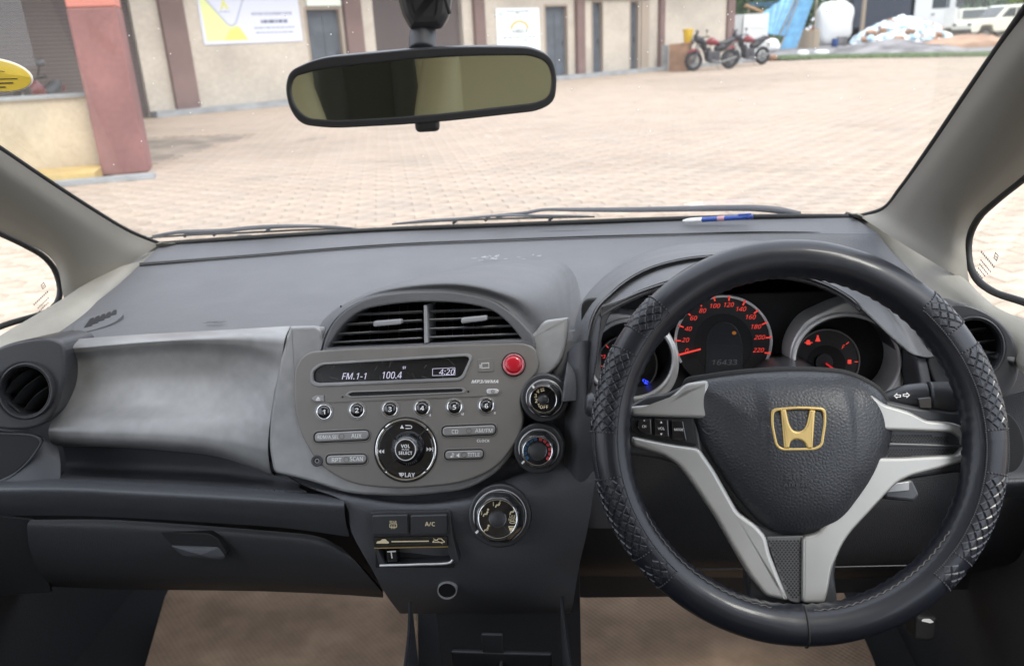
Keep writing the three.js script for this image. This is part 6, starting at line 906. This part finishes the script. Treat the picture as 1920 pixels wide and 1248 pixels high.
/* steering column and stalks */
{
  const t = thing('steering_column', 'dark steering column shroud with two stalks behind the wheel', 'steering column', Pz(1490, 800, .78));
  part(t, 'shroud', taper([Pz(1492, 850, .735), Pz(1480, 800, .8), Pz(1470, 770, .9)], [.05, .062, .07], 14, 20, .8), M.smoothDark);
  const sk = part(t, 'indicator_stalk', taper([Pz(1600, 775, .775), Pz(1655, 757, .755), Pz(1700, 749, .748), Pz(1738, 748, .745)], [.006, .0095, .0145, .0165], 20, 20), M.smoothDark); part(sk, 'twist_switch', taper([Pz(1739, 748, .745), Pz(1770, 749, .743), Pz(1792, 750, .742), Pz(1796, 750, .742)], [.017, .0175, .0178, .016], 14, 24), M.smoothDark);
  const f = Frame.tilt(Pz(1700, 745, .728), 28, 0), arrow = (x, y, s) => plate(f, [[x - 7 * s, y], [x - 1 * s, y - 5.5], [x - 1 * s, y - 2.5], [x + 6 * s, y - 2.5], [x + 6 * s, y + 2.5], [x - 1 * s, y + 2.5], [x - 1 * s, y + 5.5]], .0, .0012, 0, [[[x - 5 * s, y], [x - 2 * s, y - 2.8], [x - 2 * s, y - 1.2], [x + 4.6 * s, y - 1.2], [x + 4.6 * s, y + 1.2], [x - 2 * s, y + 1.2], [x - 2 * s, y + 2.8]]]); part(sk, 'arrow_mark', [arrow(1684, 742, 1), arrow(1700, 740.5, -1)].map(g => g.translate(0, 0, .0)), M.white);
  part(sk, 'switch_plate', plate(Frame.tilt(Pz(1737, 754, .7255), 12), rounded([[1721, 747], [1748, 744], [1749, 766], [1725, 765]], 3), -.002, .0016, .0008), M.gloss);
  part(t, 'wiper_stalk', taper([Pz(1200, 770, .79), Pz(1140, 762, .775), Pz(1106, 758, .77), Pz(1098, 757, .77)], [.007, .01, .013, .009], 14, 18), M.smoothDark);
}
{ const f = Frame.tilt(Pz(1690, 918, .775), 30, 8), t = thing('ignition_key', 'key with a bright square face behind the right lower spoke', 'key', f.o.clone()); part(t, 'key_head', plate(f, rounded([[1655, 908], [1712, 898], [1726, 928], [1716, 940], [1660, 935]], 6), -.012, .004, .003), M.smoothDark); part(t, 'bright_face', plate(f, rounded([[1660, 908], [1706, 902], [1706, 920], [1664, 924]], 3), .003, .0055, .001), M.pill); }
/* ================= rear-view mirror ================= */
{
  const c = Pz(790, 165, .665), up = Pz(790, 100, .665).sub(Pz(790, 230, .665)).normalize();
  const n = EYE.clone().sub(c).normalize().add(V(-.05, -.068, 0)), f = new Frame(c, n, V(-.02, 1, 0)), t = thing('rear_view_mirror', 'wide rear view mirror in a black housing hung from the windscreen', 'mirror', c.clone());
  const hous = [[532, 165, 20], [540, 132, 30], [596, 107, 50], [790, 89, 160], [900, 85, 60], [1000, 87, 40], [1038, 106, 26], [1047, 145, 26], [1042, 192, 26], [1010, 209, 26], [800, 233, 160], [620, 242, 60], [562, 235, 34], [540, 205, 24]];
  const gl = [[543, 168, 20], [551, 143, 26], [600, 130, 40], [790, 109, 160], [900, 104, 60], [995, 104, 36], [1026, 116, 22], [1036, 145, 22], [1031, 182, 20], [1005, 193, 22], [800, 217, 160], [625, 227, 50], [572, 222, 26], [551, 198, 20]];
  const ho = part(t, 'housing', plate(f, rounded(hous, 20, 8), -.034, .004, .012, [], 5), M.smoothDark);
  part(ho, 'front_rim', plate(f, rounded(hous.map(p => [790 + (p[0] - 790) * .994, 165 + (p[1] - 165) * .985, p[2]]), 20, 8), .001, .0085, .004, [rounded(gl, 20, 8)], 4), M.smoothDark);
  part(t, 'mirror_glass', plate(f, rounded(gl.map(p => [790 + (p[0] - 790) * 1.008, 165 + (p[1] - 165) * 1.02, p[2]]), 20, 8), .0, .0055, .0005), mat(lin(.74, .77, .6), .015, { metalness: 1 }));
  part(t, 'dip_lever', plate(f, rounded([[777, 226], [823, 222], [824, 243], [818, 247], [784, 249], [778, 243]], 4), -.014, .004, .003), M.smoothDark);
  part(t, 'stem', taper([f.p(792, 100, -.022), f.p(792, 75, -.03), f.p(793, 58, -.036), f.p(793, 52, -.038)], [.0115, .0112, .0108, .008], 12, 20), M.darkPlastic);
  part(t, 'ball_joint', taper([f.p(793, 56, -.038), f.p(793, 40, -.042)], [.0095, .0095], 6, 18), M.black);
  const mw = -.05; part(t, 'mount', plate(f, rounded([[728, -60], [855, -70], [842, 30, 8], [828, 55, 8], [768, 57, 8], [752, 28, 8]], 6), mw - .04, mw + .03, .01, [], 4), M.smoothDark);
  part(t, 'mount_cover', taper([f.p(790, -60, -.04), f.p(790, -130, -.03)], [.035, .04], 4, 12), M.smoothDark);
  part(t, 'cable', tube([f.p(828, -40, -.015), f.p(834, -5, -.012), f.p(843, 26, -.012)], .0016, 16, 6), M.rubber);
}
/* ================= small things ================= */
{
  const ring = W(-6, 141, -.004), nrm = EYE.clone().sub(ring); const fs = new Frame(ring, V(.55, -.15, .8)), t = thing('windscreen_sticker', 'round yellow paper sticker on the windscreen by the left pillar', 'sticker', ring.clone());
  part(t, 'paper_disc', plate(fs, rounded(oval(-12, 141, 70, 29, 28).map(p => [p[0], p[1] + (p[0] + 12) * .12]), 1), -.001, .0006, .0002), mat(lin(.62, .45, .05), .6)); part(t, 'paper_edge', plate(fs, oval(-12, 141, 74, 32, 28).map(p => [p[0], p[1] + (p[0] + 12) * .12 - 1]), -.0022, -.0012, .0002), M.white);
  part(t, 'print', [bar(fs, [-20, 131], [8, 134], 1.2, .0008), bar(fs, [-20, 148], [32, 147], 1.2, .0008), bar(fs, [-10, 156], [24, 155], 2.2, .0008), bar(fs, [-10, 163], [10, 163], 2, .0008)], M.core);
}
function wiper(label, blade, bridge, arm, armR) {
  const o = thing('windscreen_wiper', label, 'wiper', W(...blade[0], .02), 'windscreen wipers'), wp = (a, out) => a.map(p => W(p[0], p[1], out));
  part(o, 'blade', taper(wp(blade, .015), [.0015, .002, .002, .002, .0015], 40, 8), M.rubber);
  part(o, 'bridge', taper(wp(bridge, .026), [.0025, .004, .0042, .004, .0025], 40, 8, .6), M.stack);
  for (let i = 1; i < 4; i++) { const k = Math.round(i * (bridge.length - 1) / 4); part(o, 'claw', taper([W(bridge[k][0] - 14, bridge[k][1] + 2, .024), W(bridge[k][0] - 20, bridge[k][1] + 9, .017)], [.004, .003], 4, 6), M.darkPlastic); }
  part(o, 'arm', taper(wp(arm, .035), armR.map(r => r * .62), 50, 10, .7), M.stack);
}
wiper('left wiper parked low along the foot of the windscreen', [[276, 446], [360, 440], [460, 436], [560, 431], [660, 428]], [[285, 443], [335, 435], [365, 434], [420, 432], [470, 427], [520, 424], [600, 424]], [[465, 429], [510, 425], [590, 424], [650, 428], [700, 436]], [.004, .007, .005, .005, .006]);
wiper('right wiper parked low in front of the steering wheel', [[735, 420], [830, 414], [930, 410], [1020, 408], [1115, 406]], [[740, 419], [800, 413], [870, 409], [930, 404], [990, 404], [1050, 404], [1105, 405]], [[930, 405], [985, 399], [1020, 393], [1080, 393], [1180, 393], [1300, 391], [1410, 390], [1460, 394], [1500, 402]], [.006, .005, .005, .007, .008, .009, .01, .009]);
{ // ball pen lying along the glass
  const a = W(1278, 414, -.03), b = W(1412, 406, -.03), L = (k) => a.clone().lerp(b, k), t = thing('ball_pen', 'blue and white pen lying on the dashboard against the windscreen', 'pen', a.clone());
  part(t, 'barrel', taper([L(.3), L(.65), L(.93)], [.0042, .0042, .0042], 8, 12), mat(lin(.02, .06, .28), .3)); part(t, 'grip', taper([L(.02), L(.12), L(.3)], [.0015, .004, .0042], 8, 12), M.white); part(t, 'cap', taper([L(.93), L(1)], [.0044, .0036], 4, 12), mat(lin(.02, .05, .25), .3)); part(t, 'clip', tube([L(.8).add(V(0, .0055, .002)), L(.97).add(V(0, .0055, .002))], .0012, 4, 6), mat(lin(.03, .1, .4), .3)); part(t, 'print_band', taper([L(.52), L(.62)], [.0044, .0044], 2, 12), mat(lin(.45, .25, .3), .4));
}
/* centre console: an open bin between the footwells */
{
  const y1 = -.6, a = Py(778, 1150, y1), b = Py(1062, 1150, y1), t = thing('centre_console', 'black open console bin between the two footwells', 'console', V((a.x + b.x) / 2, EYE.y - .98, -.6)), Y = y => EYE.y + y;
  const wallOf = px => { const top = px.map(p => Py(p[0], p[1], y1)), low = top.map(p => V(p.x, Y(-.98), p.z)); return sheet([top, low], 8, 1, .004); };
  part(t, 'side_wall', wallOf([[772, 1128], [770, 1190], [763, 1250], [752, 1340], [735, 1500]]), M.smoothDark); part(t, 'side_wall', wallOf([[1050, 1118], [1058, 1190], [1066, 1250], [1078, 1340], [1100, 1500]]), M.smoothDark);
  part(t, 'bin_floor', boxAt(a.x - .03, Y(-.86), -.86, b.x + .03, Y(-.84), -.2), M.core);
  const d0 = Py(845, 1222, -.66), d1 = Py(1035, 1220, -.66); part(t, 'divider', boxAt(d0.x, Y(-.84), d0.z - .006, d1.x, Y(-.66), d0.z, .002), M.smoothDark); part(t, 'divider', boxAt((d0.x + d1.x) / 2 - .002, Y(-.84), d0.z, (d0.x + d1.x) / 2 + .002, Y(-.67), d0.z + .2, .001), M.smoothDark);
  const q = Py(922, 1200, -.64); part(t, 'divider_tab', boxAt(q.x - .012, Y(-.665), d0.z - .005, q.x + .012, Y(-.635), d0.z - .001, .001), M.smoothDark);
  part(t, 'back_wall', boxAt(a.x - .012, Y(-.98), -.9, b.x + .012, Y(y1 - .02), -.87), M.core);
}
{ const p = Pz(1690, 1088, 1.2), t = thing('brake_pedal', 'dark ribbed brake pedal seen through the lower right of the wheel', 'pedal', p.clone()), f = Frame.tilt(p, 35); part(t, 'pedal_pad', plate(f, rounded([[1655, 1068], [1712, 1068], [1714, 1110], [1657, 1110]], 6), -.01, .004, .003), M.rubber); for (let i = 0; i < 4; i++) part(t, 'rib', bar(f, [1660, 1075 + i * 10], [1710, 1075 + i * 10], 2.4, .004, .002), M.darkPlastic); part(t, 'pedal_arm', tube([p.clone(), p.clone().add(V(.01, .2, -.08)), p.clone().add(V(.01, .42, -.1))], .009, 10, 8), M.smoothDark); }
renderer.render(scene, camera);
